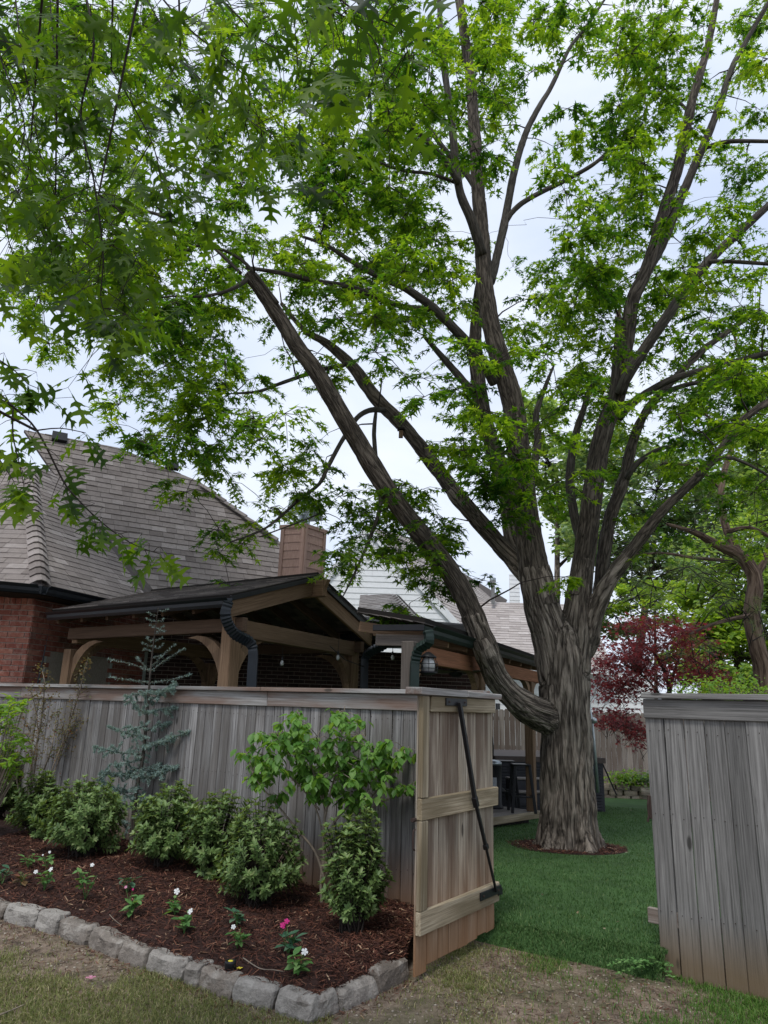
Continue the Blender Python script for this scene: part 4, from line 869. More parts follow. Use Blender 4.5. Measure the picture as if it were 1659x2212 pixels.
# ================================================================== THE BIG MAPLE
def limb_pts(L): return [D(x, y, Y) for x, y, Y, w in L], [.90 * w / 2 * camz(D(x, y, Y)) / FPX for x, y, Y, w in L]
TR = V3(*D(1228, 1838, 10.25)[:2], -.06)
maple = empty('maple_tree', TR, 'large many stemmed maple with furrowed grey trunk standing in the turf', 'tree')
TRUNK = [(1230, 1852, 10.25, 186), (1230, 1825, 10.25, 154), (1228, 1780, 10.25, 134), (1226, 1700, 10.25, 122), (1223, 1600, 10.25, 116), (1219, 1500, 10.25, 116), (1218, 1420, 10.25, 112), (1216, 1372, 10.25, 98), (1216, 1348, 10.25, 60)]
LIMBS = {
 'L': [(1205, 1470, 10.25, 90), (1190, 1380, 10.25, 88), (1171, 1310, 10.25, 82), (1152, 1225, 10.25, 72), (1142, 1150, 10.25, 62), (1133, 1085, 10.2, 58), (1119, 970, 10.1, 54), (1107, 870, 10., 50), (1080, 775, 9.9, 47), (1060, 700, 9.9, 42), (1046, 600, 9.9, 38), (1040, 500, 9.9, 34), (1032, 400, 9.9, 30), (1026, 300, 9.9, 28), (1016, 170, 9.9, 25), (1004, 80, 9.9, 22), (988, -30, 9.9, 18)],
 'L1': [(1150, 1255, 10.5, 50), (1109, 1209, 10.7, 46), (1047, 1141, 10.8, 40), (977, 1057, 10.9, 35), (935, 1001, 11., 33), (893, 946, 11., 33), (852, 900, 11.1, 32), (810, 858, 11.2, 30), (768, 799, 11.3, 27), (733, 764, 11.4, 23), (698, 737, 11.4, 19), (656, 712, 11.4, 12), (608, 656, 11.5, 8)],
 'L2b': [(1024, 850, 11.3, 20), (985, 805, 11.4, 18), (950, 765, 11.5, 15), (915, 725, 11.5, 8)],
 'L4': [(1132, 1100, 10.4, 20), (1151, 1015, 10.7, 21), (1162, 950, 10.8, 18), (1158, 897, 10.9, 15), (1178, 835, 11., 10), (1196, 790, 11., 5)],
 'L2': [(1150, 1235, 10.8, 50), (1117, 1182, 11., 46), (1100, 1090, 11.1, 42), (1080, 1010, 11.2, 40), (1046, 905, 11.3, 37), (1032, 810, 11.4, 34), (1027, 720, 11.5, 28), (1036, 600, 11.6, 14)],
 'A': [(1210, 1572, 10.2, 56), (1182, 1552, 10.15, 78), (1118, 1514, 9.9, 62), (1073, 1460, 9.7, 57), (1045, 1395, 9.5, 55), (1020, 1325, 9.4, 53), (985, 1255, 9.3, 50), (930, 1180, 9.2, 48), (860, 1090, 9., 46), (800, 1000, 8.9, 44), (735, 890, 8.7, 41), (690, 815, 8.6, 39), (640, 745, 8.5, 36), (590, 665, 8.4, 34), (537, 592, 8.3, 27)],
 'R': [(1238, 1450, 10.2, 80), (1243, 1380, 10.2, 72), (1250, 1290, 10.2, 58), (1261, 1210, 10.2, 53), (1276, 1100, 10.1, 48), (1291, 990, 10.1, 45), (1310, 915, 10., 42), (1328, 870, 10., 38), (1345, 810, 9.9, 34), (1355, 735, 9.8, 31), (1366, 650, 9.7, 30), (1400, 575, 9.6, 29), (1437, 450, 9.5, 26), (1462, 370, 9.5, 24), (1490, 240, 9.4, 21), (1512, 160, 9.4, 18), (1530, 95, 9.4, 15), (1552, -20, 9.4, 12)],
 'Rs': [(1322, 890, 9.95, 26), (1328, 830, 9.9, 22), (1334, 760, 9.85, 21), (1338, 688, 9.8, 17)],
 'Rb': [(1395, 590, 9.9, 22), (1425, 540, 10., 22), (1452, 475, 10.1, 22), (1478, 410, 10.1, 21), (1515, 325, 10.1, 19), (1550, 240, 10.1, 17), (1580, 150, 10.1, 14), (1600, 110, 10.1, 12), (1660, 5, 10.1, 10)],
 'R2': [(1340, 850, 9.8, 26), (1362, 800, 9.6, 26), (1430, 700, 9.4, 25), (1500, 600, 9.2, 24), (1555, 540, 9.1, 21), (1610, 490, 9., 19), (1680, 425, 8.9, 16)],
 'R3': [(1335, 905, 10., 20), (1352, 884, 9.9, 20), (1395, 850, 9.8, 18), (1455, 818, 9.6, 17), (1555, 790, 9.4, 15), (1680, 757, 9.2, 12)],
 'R0': [(1262, 1190, 10.4, 24), (1240, 1110, 10.5, 23), (1231, 1030, 10.6, 21), (1243, 942, 10.7, 18), (1262, 880, 10.7, 14), (1277, 825, 10.7, 8)],
 'S': [(1238, 1430, 10.3, 56), (1268, 1385, 10.2, 50), (1287, 1320, 10.1, 42), (1312, 1262, 10., 34), (1355, 1202, 9.9, 29), (1395, 1150, 9.8, 25), (1435, 1100, 9.7, 22), (1515, 1022, 9.5, 19), (1575, 946, 9.3, 17), (1619, 895, 9.2, 15), (1690, 850, 9.1, 12)],
 'S2': [(1283, 1345, 10.3, 34), (1296, 1280, 10.4, 31), (1303, 1210, 10.4, 30), (1315, 1130, 10.5, 30), (1335, 1070, 10.5, 28), (1352, 1020, 10.6, 25), (1367, 954, 10.6, 22), (1395, 890, 10.7, 19), (1435, 842, 10.8, 17), (1507, 766, 10.9, 15), (1560, 725, 11., 12), (1640, 670, 11., 9)],
 'S3': [(1353, 1035, 10.5, 14), (1370, 1008, 10.4, 13), (1400, 983, 10.3, 11), (1435, 967, 10.2, 10), (1490, 960, 10.1, 7)],
 'S4': [(1430, 850, 10.8, 13), (1480, 832, 10.6, 12), (1520, 826, 10.5, 10), (1565, 828, 10.4, 6)],
 'S5': [(1505, 1030, 9.5, 12), (1560, 990, 9.3, 10), (1610, 1000, 9.2, 8), (1680, 1040, 9.1, 6)],
 'a': [(1068, 828, 9.9, 26), (1030, 765, 9.6, 24), (950, 678, 9.3, 22), (880, 625, 9.1, 18), (829, 603, 9., 15), (760, 565, 8.9, 12), (705, 530, 8.8, 9), (650, 510, 8.8, 6)],
 'a2': [(935, 668, 9.3, 14), (870, 662, 9.1, 14), (810, 640, 9., 14), (750, 618, 8.9, 12), (685, 608, 8.8, 12), (610, 590, 8.7, 11), (530, 578, 8.6, 8)],
 'b': [(1042, 550, 9.8, 24), (1020, 480, 9.6, 23), (995, 420, 9.5, 21), (985, 360, 9.4, 20), (975, 260, 9.3, 18), (960, 150, 9.2, 16), (952, 70, 9.1, 13), (948, -20, 9.1, 11)],
 'b2': [(990, 395, 9.4, 16), (960, 345, 9.2, 15), (890, 270, 9., 14), (840, 205, 8.9, 11), (829, 90, 8.8, 12), (800, 40, 8.8, 12), (765, -10, 8.8, 10)],
 'b3': [(985, 395, 9.5, 9), (930, 375, 9.3, 8), (880, 370, 9.2, 8), (820, 352, 9.1, 7), (740, 330, 9., 6), (675, 302, 8.9, 4)],
 'c': [(1035, 420, 9.9, 15), (1000, 365, 10., 14), (950, 310, 10.1, 12), (900, 230, 10.2, 8)],
 'E': [(1060, 610, 10.2, 22), (1072, 560, 10.5, 21), (1090, 480, 10.8, 20), (1110, 375, 11., 18), (1135, 290, 11.2, 15), (1165, 230, 11.3, 13), (1192, 185, 11.4, 11), (1230, 105, 11.5, 9), (1265, 60, 11.6, 7), (1312, -10, 11.7, 5)],
 'E2': [(1092, 480, 10.8, 14), (1112, 452, 10.8, 13), (1150, 425, 10.8, 12), (1230, 385, 10.8, 11), (1295, 345, 10.8, 9), (1340, 290, 10.8, 6), (1395, 245, 10.8, 4)],
 'E3': [(1295, 345, 10.8, 7), (1350, 345, 10.7, 5), (1400, 357, 10.6, 4)],
 'F': [(1492, 245, 9.4, 8), (1460, 215, 9.4, 8), (1425, 185, 9.4, 8), (1385, 137, 9.4, 7), (1340, 100, 9.4, 6), (1270, 72, 9.4, 4)],
 'H1': [(1516, 322, 10.1, 12), (1545, 312, 10., 11), (1580, 305, 9.9, 10), (1680, 306, 9.7, 8)],
 'H2': [(1530, 565, 9.1, 11), (1560, 565, 9., 10), (1600, 566, 8.9, 10), (1680, 572, 8.7, 8)],
 'P1': [(742, 789, 11.3, 11), (690, 800, 10.9, 11), (615, 825, 10.5, 9), (560, 845, 10.3, 7), (505, 850, 10., 5)],
 'P2': [(828, 886, 11., 14), (800, 886, 10.6, 13), (772, 902, 10.2, 12), (740, 950, 9.8, 11), (705, 1015, 9.5, 10), (690, 1045, 9.4, 9), (640, 1085, 9.3, 8), (575, 1140, 9.2, 6), (500, 1170, 9.1, 4)],
 'P3': [(812, 890, 10.8, 8), (808, 940, 10.4, 11), (815, 1020, 10., 11), (822, 1090, 9.6, 11), (800, 1160, 9.4, 9), (770, 1230, 9.2, 6), (740, 1290, 9.1, 3)],
 'P4': [(540, 600, 8.3, 12), (500, 625, 8.1, 9), (440, 640, 7.9, 7), (370, 640, 7.7, 5), (300, 650, 7.5, 4)],
 'P5': [(600, 655, 8.3, 9), (520, 560, 8.2, 8), (430, 530, 8.1, 8), (370, 560, 8., 6), (250, 570, 7.9, 5), (130, 580, 7.8, 4), (10, 590, 7.8, 3)],
 'P6': [(520, 590, 8.3, 9), (420, 500, 8.5, 8), (330, 460, 8.7, 8), (270, 455, 8.8, 6), (190, 460, 8.9, 4)],
 'P7': [(690, 1110, 9.2, 4), (640, 1130, 9.1, 4), (560, 1160, 9., 3)],
}
SK = []                                                    # skeleton nodes: point, radius
seglist = []
def densify(L, step=.12):
    P, R_ = limb_pts(L); return smooth_path(P, R_, step)
skel = {k: densify(v) for k, v in LIMBS.items()}; skT = densify(TRUNK, .1)
for k, (P, R_) in list(skel.items()): SK += [(p, r) for p, r in zip(P, R_)]
# trunk and the feet of the great limbs become one body: overlapping tubes, remeshed, then given furrows
def barkfield(Q, amp, f=1.):
    out = np.zeros(len(Q))
    for i, q in enumerate(Q):
        v = Vector(q) * (15. * f); a_ = abs(noise.noise(v * .85)) / .16; b_ = abs(noise.noise(v * 2. + Vector((9, 4, 2)))) / .2
        out[i] = min(a_, 1) * .7 + min(b_, 1) * .3
    return (out - .6) * amp
def bark_coords(V, segs):
    """position of each vertex relative to the nearest axis: across it, and (compressed) along it"""
    V = np.asarray(V); best = np.full(len(V), 1e9); Q = np.zeros((len(V), 3))
    for P, R_, off in segs:
        S = np.concatenate([[0], np.cumsum(np.linalg.norm(np.diff(P, axis=0), axis=1))]); bd_ = np.full(len(V), 1e9); bq = np.zeros((len(V), 3)); br_ = np.ones(len(V))
        for i in range(0, len(P) - 1):
            a, b = P[i], P[i + 1]; ab = b - a; t = np.clip((V - a) @ ab / (ab @ ab), 0, 1); c = a + t[:, None] * ab; d = np.linalg.norm(V - c, axis=1)
            m = d < bd_; bd_[m] = d[m]; br_[m] = R_[i] * (1 - t[m]) + R_[i + 1] * t[m]; bq[m] = (V - c)[m] + V3(0, 0, 1) * ((S[i] + t[m] * np.linalg.norm(ab)) * .11 + off)[:, None]
        w = bd_ / (br_ + .02); m = w < best; best[m] = w[m]; Q[m] = bq[m]
    return Q
body = MB(); segs = []
P, R_ = skT; flute = MB(); V, F, A = tube(P, R_, 40)
ang = np.arctan2(V[:, 1] - TR[1], V[:, 0] - TR[0]); lowk = np.clip(1 - (V[:, 2] + .1) / .7, 0, 1) ** 1.6
V[:, :2] += (V[:, :2] - TR[:2]) * ((.16 * np.sin(ang * 5 + 1) + .10 * np.sin(ang * 9)) * lowk)[:, None]
body.add(V, F); segs.append((P, R_, 0.))
for j, (k, zcut) in enumerate((('L', 1240), ('L1', 1120), ('L2', 1150), ('A', 1330), ('R', 1230), ('S', 1262), ('S2', 1262))):
    Ld = LIMBS[k]; n = max(i for i, q in enumerate(Ld) if q[1] >= zcut) + 1; P, R_ = densify(Ld[:n + 1], .1); V, F, A = tube(P, R_, 24); body.add(V, F); segs.append((P, R_, 3. + j))
# cleft ribs of the fused stems
me = mesh_np('trunk_body', body.v, body.f, M['bark'])
tmp = bpy.data.objects.new('trunk_body', me); COL.objects.link(tmp); md = tmp.modifiers.new('r', 'REMESH'); md.mode = 'VOXEL'; md.voxel_size = .0165
dg = bpy.context.evaluated_depsgraph_get(); ev = tmp.evaluated_get(dg); m2 = ev.to_mesh()
nv = len(m2.vertices); V = np.zeros(nv * 3, np.float32); m2.vertices.foreach_get('co', V); V = V.reshape(-1, 3).astype(float)
nl = len(m2.loops); li = np.zeros(nl, np.int32); m2.loops.foreach_get('vertex_index', li); F = li.reshape(-1, 4) if nl == 4 * len(m2.polygons) else None
if F is None: F = np.array([list(p.vertices)[:4] for p in m2.polygons if len(p.vertices) == 4])
ev.to_mesh_clear(); bpy.data.objects.remove(tmp)
# smooth the joins a little, then displace
for _ in range(6):
    acc = np.zeros_like(V); cnt = np.zeros(len(V))
    for a, b in ((0, 1), (1, 2), (2, 3), (3, 0)):
        np.add.at(acc, F[:, a], V[F[:, b]]); np.add.at(acc, F[:, b], V[F[:, a]]); np.add.at(cnt, F[:, a], 1); np.add.at(cnt, F[:, b], 1)
    V = V * .5 + .5 * acc / np.maximum(cnt, 1)[:, None]
def vnormals(V, F):
    n = np.cross(V[F[:, 2]] - V[F[:, 0]], V[F[:, 3]] - V[F[:, 1]]); N_ = np.zeros_like(V)
    for a in range(4): np.add.at(N_, F[:, a], n)
    return N_ / (np.linalg.norm(N_, axis=1)[:, None] + 1e-9)
Q = bark_coords(V, segs); Nn = vnormals(V, F)
amp = np.clip(.036 - .006 * np.maximum(V[:, 2] - 2.2, 0), .012, .036)
V = V + Nn * (barkfield(Q, 1., .8) * amp + .03 * vnoise(V, 2.2) + .012 * vnoise(V, 6.5))[:, None]
put('trunk', V, F, M['bark'], maple, False, Q)
def bark_tube(name, P, R_, n, parent, mat, amp=0., knob=.0):
    V, F, A = tube(P, R_, n); V = np.array(V)
    if amp:
        c = np.repeat(P, n, axis=0); d = V - c; l = np.linalg.norm(d, axis=1)[:, None]; V = V + d / l * (barkfield(A, 1., .9) * amp + .012 * vnoise(V, 3.))[:, None]
    elif knob: c = np.repeat(P, n, axis=0); V = c + (V - c) * (1 + knob * vnoise(V, 7.))[:, None]
    return put(name, V, F, mat, parent, not amp, A)
for k, Ld in LIMBS.items():
    big = k in ('L', 'L1', 'L2', 'A', 'R', 'S', 'S2'); st = 0
    if big:
        cut = {'L': 1240, 'L1': 1120, 'L2': 1150, 'A': 1330, 'R': 1230, 'S': 1262, 'S2': 1262}[k]; st = max(0, max(i for i, q in enumerate(Ld) if q[1] >= cut) - 0)
    P, R_ = densify(Ld[st:], .035 if big else .10); r0_ = R_.max()
    R_ = R_ * 1.0
    bark_tube('limb' if r0_ > .045 else 'branch', P, R_, 30 if big else (14 if r0_ > .04 else 8), maple, M['bark_limb'] if big else M['bark_smooth'], amp=.016 if big else 0, knob=.12)
mb = MB(); P, R_ = limb_pts([(1338, 700, 9.8, 16), (1336, 676, 9.8, 10), (1341, 660, 9.8, 2)]); mb.tube(P, R_, 7); P, R_ = limb_pts([(1331, 700, 9.8, 8), (1329, 683, 9.8, 3)]); mb.tube(P, R_, 5); mb.put('broken_stub', M['cedar'], maple)

# ---- crown: how thickly the sprays hang in each part of it
DEN = ["99999988999887878868", "99999867898988758857", "98898768898998427845", "87989889989987238625", "98885899988975267635", "88975986999545266755",
       "99998999789822478767", "99999999779911687777", "25899946667937887788", "13578825453645796788", "11378834522864795688", "00289763131583654799",
       "00027626720688355686", "00003007466477404454", "00000560747811023322", "00000360787511102320", "00000000066000000000"]
LAM = [0, .10, .22, .35, .52, .75, 1.05, 1.45, 2.0, 2.9]
leafT = []
def star_leaf(lobes, notch):
    V = [(0, 0, 0)]; pts = []
    for i, (a, r) in enumerate(lobes):
        pts.append((a, r))
        if i < len(lobes) - 1: pts.append(((a + lobes[i + 1][0]) / 2, notch[i]))
    P = [(math.sin(a) * r, .12 + math.cos(a) * r, -.22 * r * r) for a, r in pts]; return np.array([(0, 0, 0)] + [(0, .12, .03)] + P)
lob = [(-2.1, .42), (-1.1, .85), (0, 1.0), (1.1, .85), (2.1, .42)]
ml = star_leaf(lob, [.24, .30, .30, .24]); mlF = np.array([[1, i, i + 1] for i in range(2, 10)] + [[1, 10, 2]])
ml = ml * [.70, .76, .9]; ml[:, 2] += .35 * np.abs(ml[:, 0]) ** 1.3
# sharper lobes: pull notches in
skP = np.array([p for p, r in SK]); skR = np.array([r for p, r in SK])
sprays = []
cell_w, cell_h = 83, 80
cl = []
for r in range(17):
    for c in range(20):
        lam = LAM[int(DEN[r][c])]
        if lam == 0: continue
        n = rng.poisson(lam * (3.7 if r > 6 or c > 7 else 1.8) * (1.25 if r >= 13 and 7 < c < 12 else 1) * (1.3 if c >= 15 and 6 < r < 11 else 1))
        for _ in range(n):
            px, py = (c + rng.uniform()) * cell_w, (r + rng.uniform()) * cell_h
            el = (1106 - py) / FPX; lo, hi = (7.0, 12.6)
            if py > 1000: lo, hi = (8.6, 10.6) if c < 13 else (8.2, 11.5)
            Y = rng.uniform(lo, hi); cl.append(D(px, py, Y))
# the crown goes on above and beside the frame
for _ in range(110):
    a = rng.uniform(0, 2 * PI); rr_ = rng.uniform(1, 6.5); cl.append(V3(TR[0] + rr_ * math.cos(a) + .5, 10.5 + rr_ * math.sin(a) * .75, rng.uniform(9, 17.5)))
for _ in range(35): cl.append(V3(rng.uniform(5.6, 8.6), rng.uniform(8, 13), rng.uniform(4.5, 12)))
cl = np.array(cl)
_zl = [(p, r) for k in ('L', 'A', 'R', 'L1', 'S', 'R2', 'Rb', 'b', 'a', 'E', 'S2') for p, r in zip(*skel[k])]; _lp = np.array([p for p, r in _zl]); _ld = (_lp - C0) @ FW; _lx = (_lp - C0) @ RT / _ld * FPX; _ly = (_lp - C0) @ UP / _ld * FPX; _lr = np.array([r for p, r in _zl]) / _ld * FPX
_k = []
for p in cl:
    d = (p - C0) @ FW; x, y = (p - C0) @ RT / d * FPX, (p - C0) @ UP / d * FPX; h = np.hypot(_lx - x, _ly - y) < _lr + 38
    if 560 < x + 829 < 720 and 1100 < 1106 - y < 1290 or 640 < x + 829 < 850 and 1240 < 1106 - y < 1420: _k.append(False); continue
    _k.append(not (np.any(h & (_ld > d - .2)) and rng.uniform() < .72))
cl = cl[np.array(_k)]; dmin = np.array([np.min(np.linalg.norm(skP - p, axis=1)) for p in cl]); order = np.argsort(dmin)
nodesP = list(skP); nodesR = list(np.minimum(skR, .02)); NP = np.array(nodesP); NR_ = np.array(nodesR); twv, twf = MB(), None
big_t = []
for oi in order:
    p = cl[oi]; dd = np.linalg.norm(NP - p, axis=1) + .35 * np.maximum(0, NP[:, 2] - p[2]); j = int(np.argmin(dd)); a = NP[j]; L = np.linalg.norm(p - a)
    if L < .08: continue
    k = max(3, int(L / .22)); t = np.linspace(0, 1, k + 1)[:, None]; sag = V3(0, 0, 1) * (.10 * L); wob = rng.normal(0, .035 * L, (k + 1, 3)); wob[0] = 0
    Pth = a + (p - a) * t + 4 * t * (1 - t) * sag + wob * np.sin(PI * t) ; r0_ = min(NR_[j] * .75, .013 + .004 * L); r1_ = .0035
    big_t.append((Pth, np.linspace(max(r0_, .005), r1_, k + 1)))
    NP = np.vstack([NP, Pth[1:]]); NR_ = np.concatenate([NR_, np.linspace(r0_, .006, k + 1)[1:]])
def merge_tubes(name, T, mat, parent, n=4, attr=False):
    Vs, Fs, As, k = [], [], [], 0
    for P, r in T:
        V, F, A = tube(P, r, n, False); Vs.append(V); Fs.append(np.array(F) + k); As.append(A); k += len(V)
    return put(name, np.vstack(Vs), np.vstack(Fs), mat, parent, True, np.vstack(As) if attr else None, kind='stuff')
merge_tubes('small_branches', big_t, M['twig'], maple, 4)
tips = []; dirs = []; nrm = []; tw2 = []
for p in cl:
    nt_ = rng.integers(4, 7)
    for _ in range(nt_):
        a = rng.uniform(0, 2 * PI); l = rng.uniform(.16, .42); e = p + V3(math.cos(a) * l, math.sin(a) * l, rng.uniform(-.20, .10) * 1.2 - .05)
        m_ = (p + e) / 2 + V3(0, 0, .05); tw2.append((np.array([p, m_, e]), np.array([.005, .004, .0025])))
        for s in np.linspace(.25, 1.05, 7):
            q = p * (1 - s) ** 2 + 2 * m_ * s * (1 - s) + e * s * s if s <= 1 else e
            for sg in (-1, 1):
                aa = a + sg * rng.uniform(.5, 1.5); dr = V3(math.cos(aa), math.sin(aa), rng.uniform(-.75, .1)); tips.append(q + dr * .035); dirs.append(dr); nrm.append(V3(rng.normal(0, .45), rng.normal(0, .45), 1))
merge_tubes('twigs', tw2, M['twig'], maple, 3)
tips, dirs, nrm = np.array(tips), np.array(dirs), np.array(nrm); ex, ey, ez = orient(dirs, nrm); scl = rng.uniform(.085, .15, len(tips))
d_ = (tips - C0) @ FW; xx = 829.5 + FPX * ((tips - C0) @ RT) / d_; yy = 1106 - FPX * ((tips - C0) @ UP) / d_
inf = (xx > 620) & (xx < 1640) & (yy > 20) & (yy < 1300); dk = np.where(inf, d_, 1e9); near = np.argsort(dk)[:300]
keep = np.ones(len(tips), bool); keep[near] = False
ex = ex * rng.uniform(.55, 1.15, (len(tips), 1)); V, F = copies(ml, mlF, tips[keep], ex[keep], ey[keep], ez[keep], scl[keep]); put('foliage', V, F, M['leaf_maple'], maple, kind='stuff')
lm = mesh_np('leaf', ml, mlF, M['leaf_maple'])
def leaf_objs(idx, tips, ex, ey, ez, scl, me, parent, name='leaf'):
    for i in idx:
        s = scl[i] if np.ndim(scl) else scl
        Mx = Matrix([[ex[i][k] * s, ey[i][k] * s, ez[i][k] * s, tips[i][k]] for k in range(3)] + [[0, 0, 0, 1]]); inst(name, me, parent, Mx)
leaf_objs(near, tips, ex, ey, ez, scl, lm, maple)
# bark mulch ring and fallen bits round the foot
P_ = []
for _ in range(2600):
    a = rng.uniform(0, 2 * PI); r_ = rng.uniform(.3, .74) + .03 * math.sin(5 * a); x, y = TR[0] + r_ * math.cos(a) * 1.05, TR[1] + .0 + r_ * math.sin(a) * .85; P_.append((x, y, turf_prof(x, y) + rng.uniform(.005, .02)))
mr = MB(); mr.prism([V3(TR[0] + .76 * math.cos(a), TR[1] + .64 * math.sin(a), turf_z(0, TR[1] + .64 * math.sin(a)) + .004) for a in np.linspace(0, 2 * PI, 40)[:-1]], -Z * .06); mr.put('tree_ring_soil', M['soil_mulch'], None, kind='structure')
tag(chips(0, np.array(P_), 'tree_ring_mulch', M['mulch'], .012, .04), 'ring of red brown bark mulch round the foot of the maple', 'mulch')

# ================================================================== PIN OAK TWIGS HANGING IN FRONT
ok = empty('oak_tree', V3(-5.2, .2, 0), 'pin oak branches with deeply lobed leaves hanging in front at top left', 'tree')
hp_ = np.array([(0, 0), (.03, .16), (.03, .30), (.20, .36), (.30, .48), (.12, .44), (.05, .50), (.06, .56), (.34, .62), (.46, .78), (.30, .72), (.08, .72), (.07, .80), (.22, .92), (.28, 1.06), (.14, .98), (.03, .98), (0, 1.15)])
oV = [(x, y, -.10 * x - .10 * y * y) for x, y in hp_]; nh_ = len(hp_)
oV += [(-x, y, -.10 * x - .10 * y * y) for x, y in hp_[1:-1]]
def mid(y): return (0, y, -.10 * y * y + .012)
mids = [mid(.3), mid(.5), mid(.72), mid(.98)]; m0 = len(oV); oV += mids; R0 = list(range(nh_)); Lx = [0] + list(range(nh_, nh_ + nh_ - 2)) + [nh_ - 1]
oF = []
for S_, fl_ in ((R0, 1), (Lx, 0)):
    q = [[S_[0], S_[1], S_[2], m0], [m0, S_[2], S_[3], S_[5]], [S_[3], S_[4], S_[5], S_[5]], [m0, S_[5], S_[6], m0 + 1], [m0 + 1, S_[6], S_[7], m0 + 2], [S_[7], S_[8], S_[10], S_[11]], [S_[8], S_[9], S_[10], S_[10]], [m0 + 2, S_[7], S_[11], S_[11]], [m0 + 2, S_[11], S_[12], m0 + 3], [S_[12], S_[13], S_[15], S_[16]], [S_[13], S_[14], S_[15], S_[15]], [m0 + 3, S_[12], S_[16], S_[16]], [m0 + 3, S_[16], S_[17], S_[17]]]
    for a in q:
        a = list(dict.fromkeys(a))
        for t in range(1, len(a) - 1): oF.append([a[0], a[t], a[t + 1]] if fl_ else [a[0], a[t + 1], a[t]])
oV, oF = np.array(oV), np.array(oF); oV = oV * [1.25, 1.3, 1.3]
OAK = [[(178, -40, 2.4), (190, 100, 2.4), (203, 250, 2.45), (211, 400, 2.5), (213, 550, 2.55), (222, 650, 2.6), (248, 720, 2.6)],
       [(30, -40, 2.7), (38, 110, 2.7), (75, 250, 2.75), (105, 360, 2.8), (132, 430, 2.8)], [(296, -40, 2.6), (345, 62, 2.65), (392, 130, 2.7), (420, 215, 2.75), (432, 280, 2.8), (470, 320, 2.8)],
       [(440, -40, 2.2), (520, 40, 2.2), (600, 90, 2.25), (680, 140, 2.3)], [(590, -50, 2.0), (700, 10, 2.0), (790, 80, 2.05), (830, 160, 2.1)], [(105, -30, 3.), (160, 200, 3.), (250, 300, 3.), (330, 380, 3.), (370, 480, 3.)],
       [(213, 420, 2.5), (260, 470, 2.5), (310, 540, 2.55), (330, 620, 2.6)], [(-20, 300, 2.9), (40, 420, 2.9), (100, 500, 2.9), (170, 560, 2.9)],
       [(-40, 815, 2.9), (28, 878, 2.95), (80, 930, 3.), (136, 1038, 3.05), (162, 1072, 3.05), (208, 1118, 3.1), (264, 1162, 3.1), (312, 1186, 3.1), (345, 1196, 3.1)],
       [(28, 878, 2.95), (36, 940, 2.95), (50, 1000, 2.95), (52, 1050, 2.95)], [(78, 930, 3.), (130, 925, 3.), (185, 935, 3.)], [(-40, 900, 2.8), (10, 960, 2.8), (30, 1040, 2.8)], [(-30, 760, 3.), (20, 800, 3.), (60, 830, 3.)],
       [(330, -30, 2.2), (400, 60, 2.2), (500, 160, 2.25), (540, 230, 2.3)], [(-30, 40, 2.3), (40, 140, 2.3), (60, 260, 2.35), (40, 340, 2.4)], [(240, 150, 2.5), (290, 230, 2.5), (330, 320, 2.55), (350, 400, 2.6)], [(390, 130, 2.7), (450, 180, 2.7), (510, 250, 2.7), (590, 300, 2.7)],
       [(700, -40, 1.9), (760, 20, 1.9), (850, 60, 1.95), (885, 130, 2.)], [(120, 420, 2.8), (170, 500, 2.8), (230, 560, 2.8), (270, 640, 2.8)], [(60, 380, 3.), (20, 470, 3.), (30, 560, 3.)]]
okp = []; ot, od, on_ = [], [], []; oakt = []
for bi, Lk in enumerate(OAK):
    P = [D(x + (rng.normal(0, 13) if 0 < q < len(Lk) - 1 and bi != 8 else 0), y, Y) for q, (x, y, Y) in enumerate(Lk)]; P, R_ = smooth_path(P, np.linspace(.0055 if bi in (0, 8) else .004, .0016, len(P)), .03); Vt, Ft, At = tube(P, R_, 6); put('twig', Vt, Ft, M['twig'], ok, True)
    okp.append(P[0]); T = np.gradient(P, axis=0); T /= np.linalg.norm(T, axis=1)[:, None]
    step = 1
    for i in range(2, len(P), step):
        for _ in range(2 if Lk[0][1] < 500 else 1):
            # short side shoot with a cluster of drooping leaves at its end
            if rng.uniform() < (.58 if Lk[0][1] < 500 else .6):
                sd0 = unit(np.cross(T[i], rng.normal(0, 1, 3))); l = rng.uniform(.03, .30) if Lk[0][1] < 500 else rng.uniform(.02, .12); e = P[i] + sd0 * l + T[i] * l * .5 - Z * l * .3
                oakt.append((np.array([P[i], (P[i] + e) / 2 + Z * l * .1, e]), np.array([.002, .0016, .001])))
                for _k in range(rng.integers(1, 4)):
                    a = rng.uniform(0, 2 * PI); dr = V3(math.cos(a) * .8, math.sin(a) * .8, -.35 - rng.uniform(0, .9)); ot.append(e + unit(dr) * .02); od.append(dr); on_.append(V3(rng.normal(0, .6), rng.normal(-.3, .6), .9))
                    oakt.append((np.array([e, e + unit(dr) * .022]), np.array([.0009, .0009])))
    for _k in range(3): a = rng.uniform(0, 2 * PI); ot.append(P[-1]); od.append(V3(math.cos(a), math.sin(a), -.9)); on_.append(V3(0, -.5, .9))
merge_tubes('side_shoots', oakt, M['twig'], ok, 3)
ot, od, on_ = np.array(ot), np.array(od), np.array(on_); ex, ey, ez = orient(od, on_); so_ = rng.uniform(.070, .125, len(ot)); lo_ = mesh_np('leaf', oV, oF, M['leaf_oak'])
d_ = (ot - C0) @ FW; xx = 829.5 + FPX * ((ot - C0) @ RT) / d_; yy = 1106 - FPX * ((ot - C0) @ UP) / d_; vis = (xx > 0) & (yy > 0) & (xx < 1659)
near = np.argsort(np.where(vis, d_ / so_, 1e9))[:300]; keep = np.ones(len(ot), bool); keep[near] = False
print('oak leaves', len(ot), 'maple', len(tips), 'clusters', len(cl))
leaf_objs(near, ot, ex, ey, ez, so_, lo_, ok)
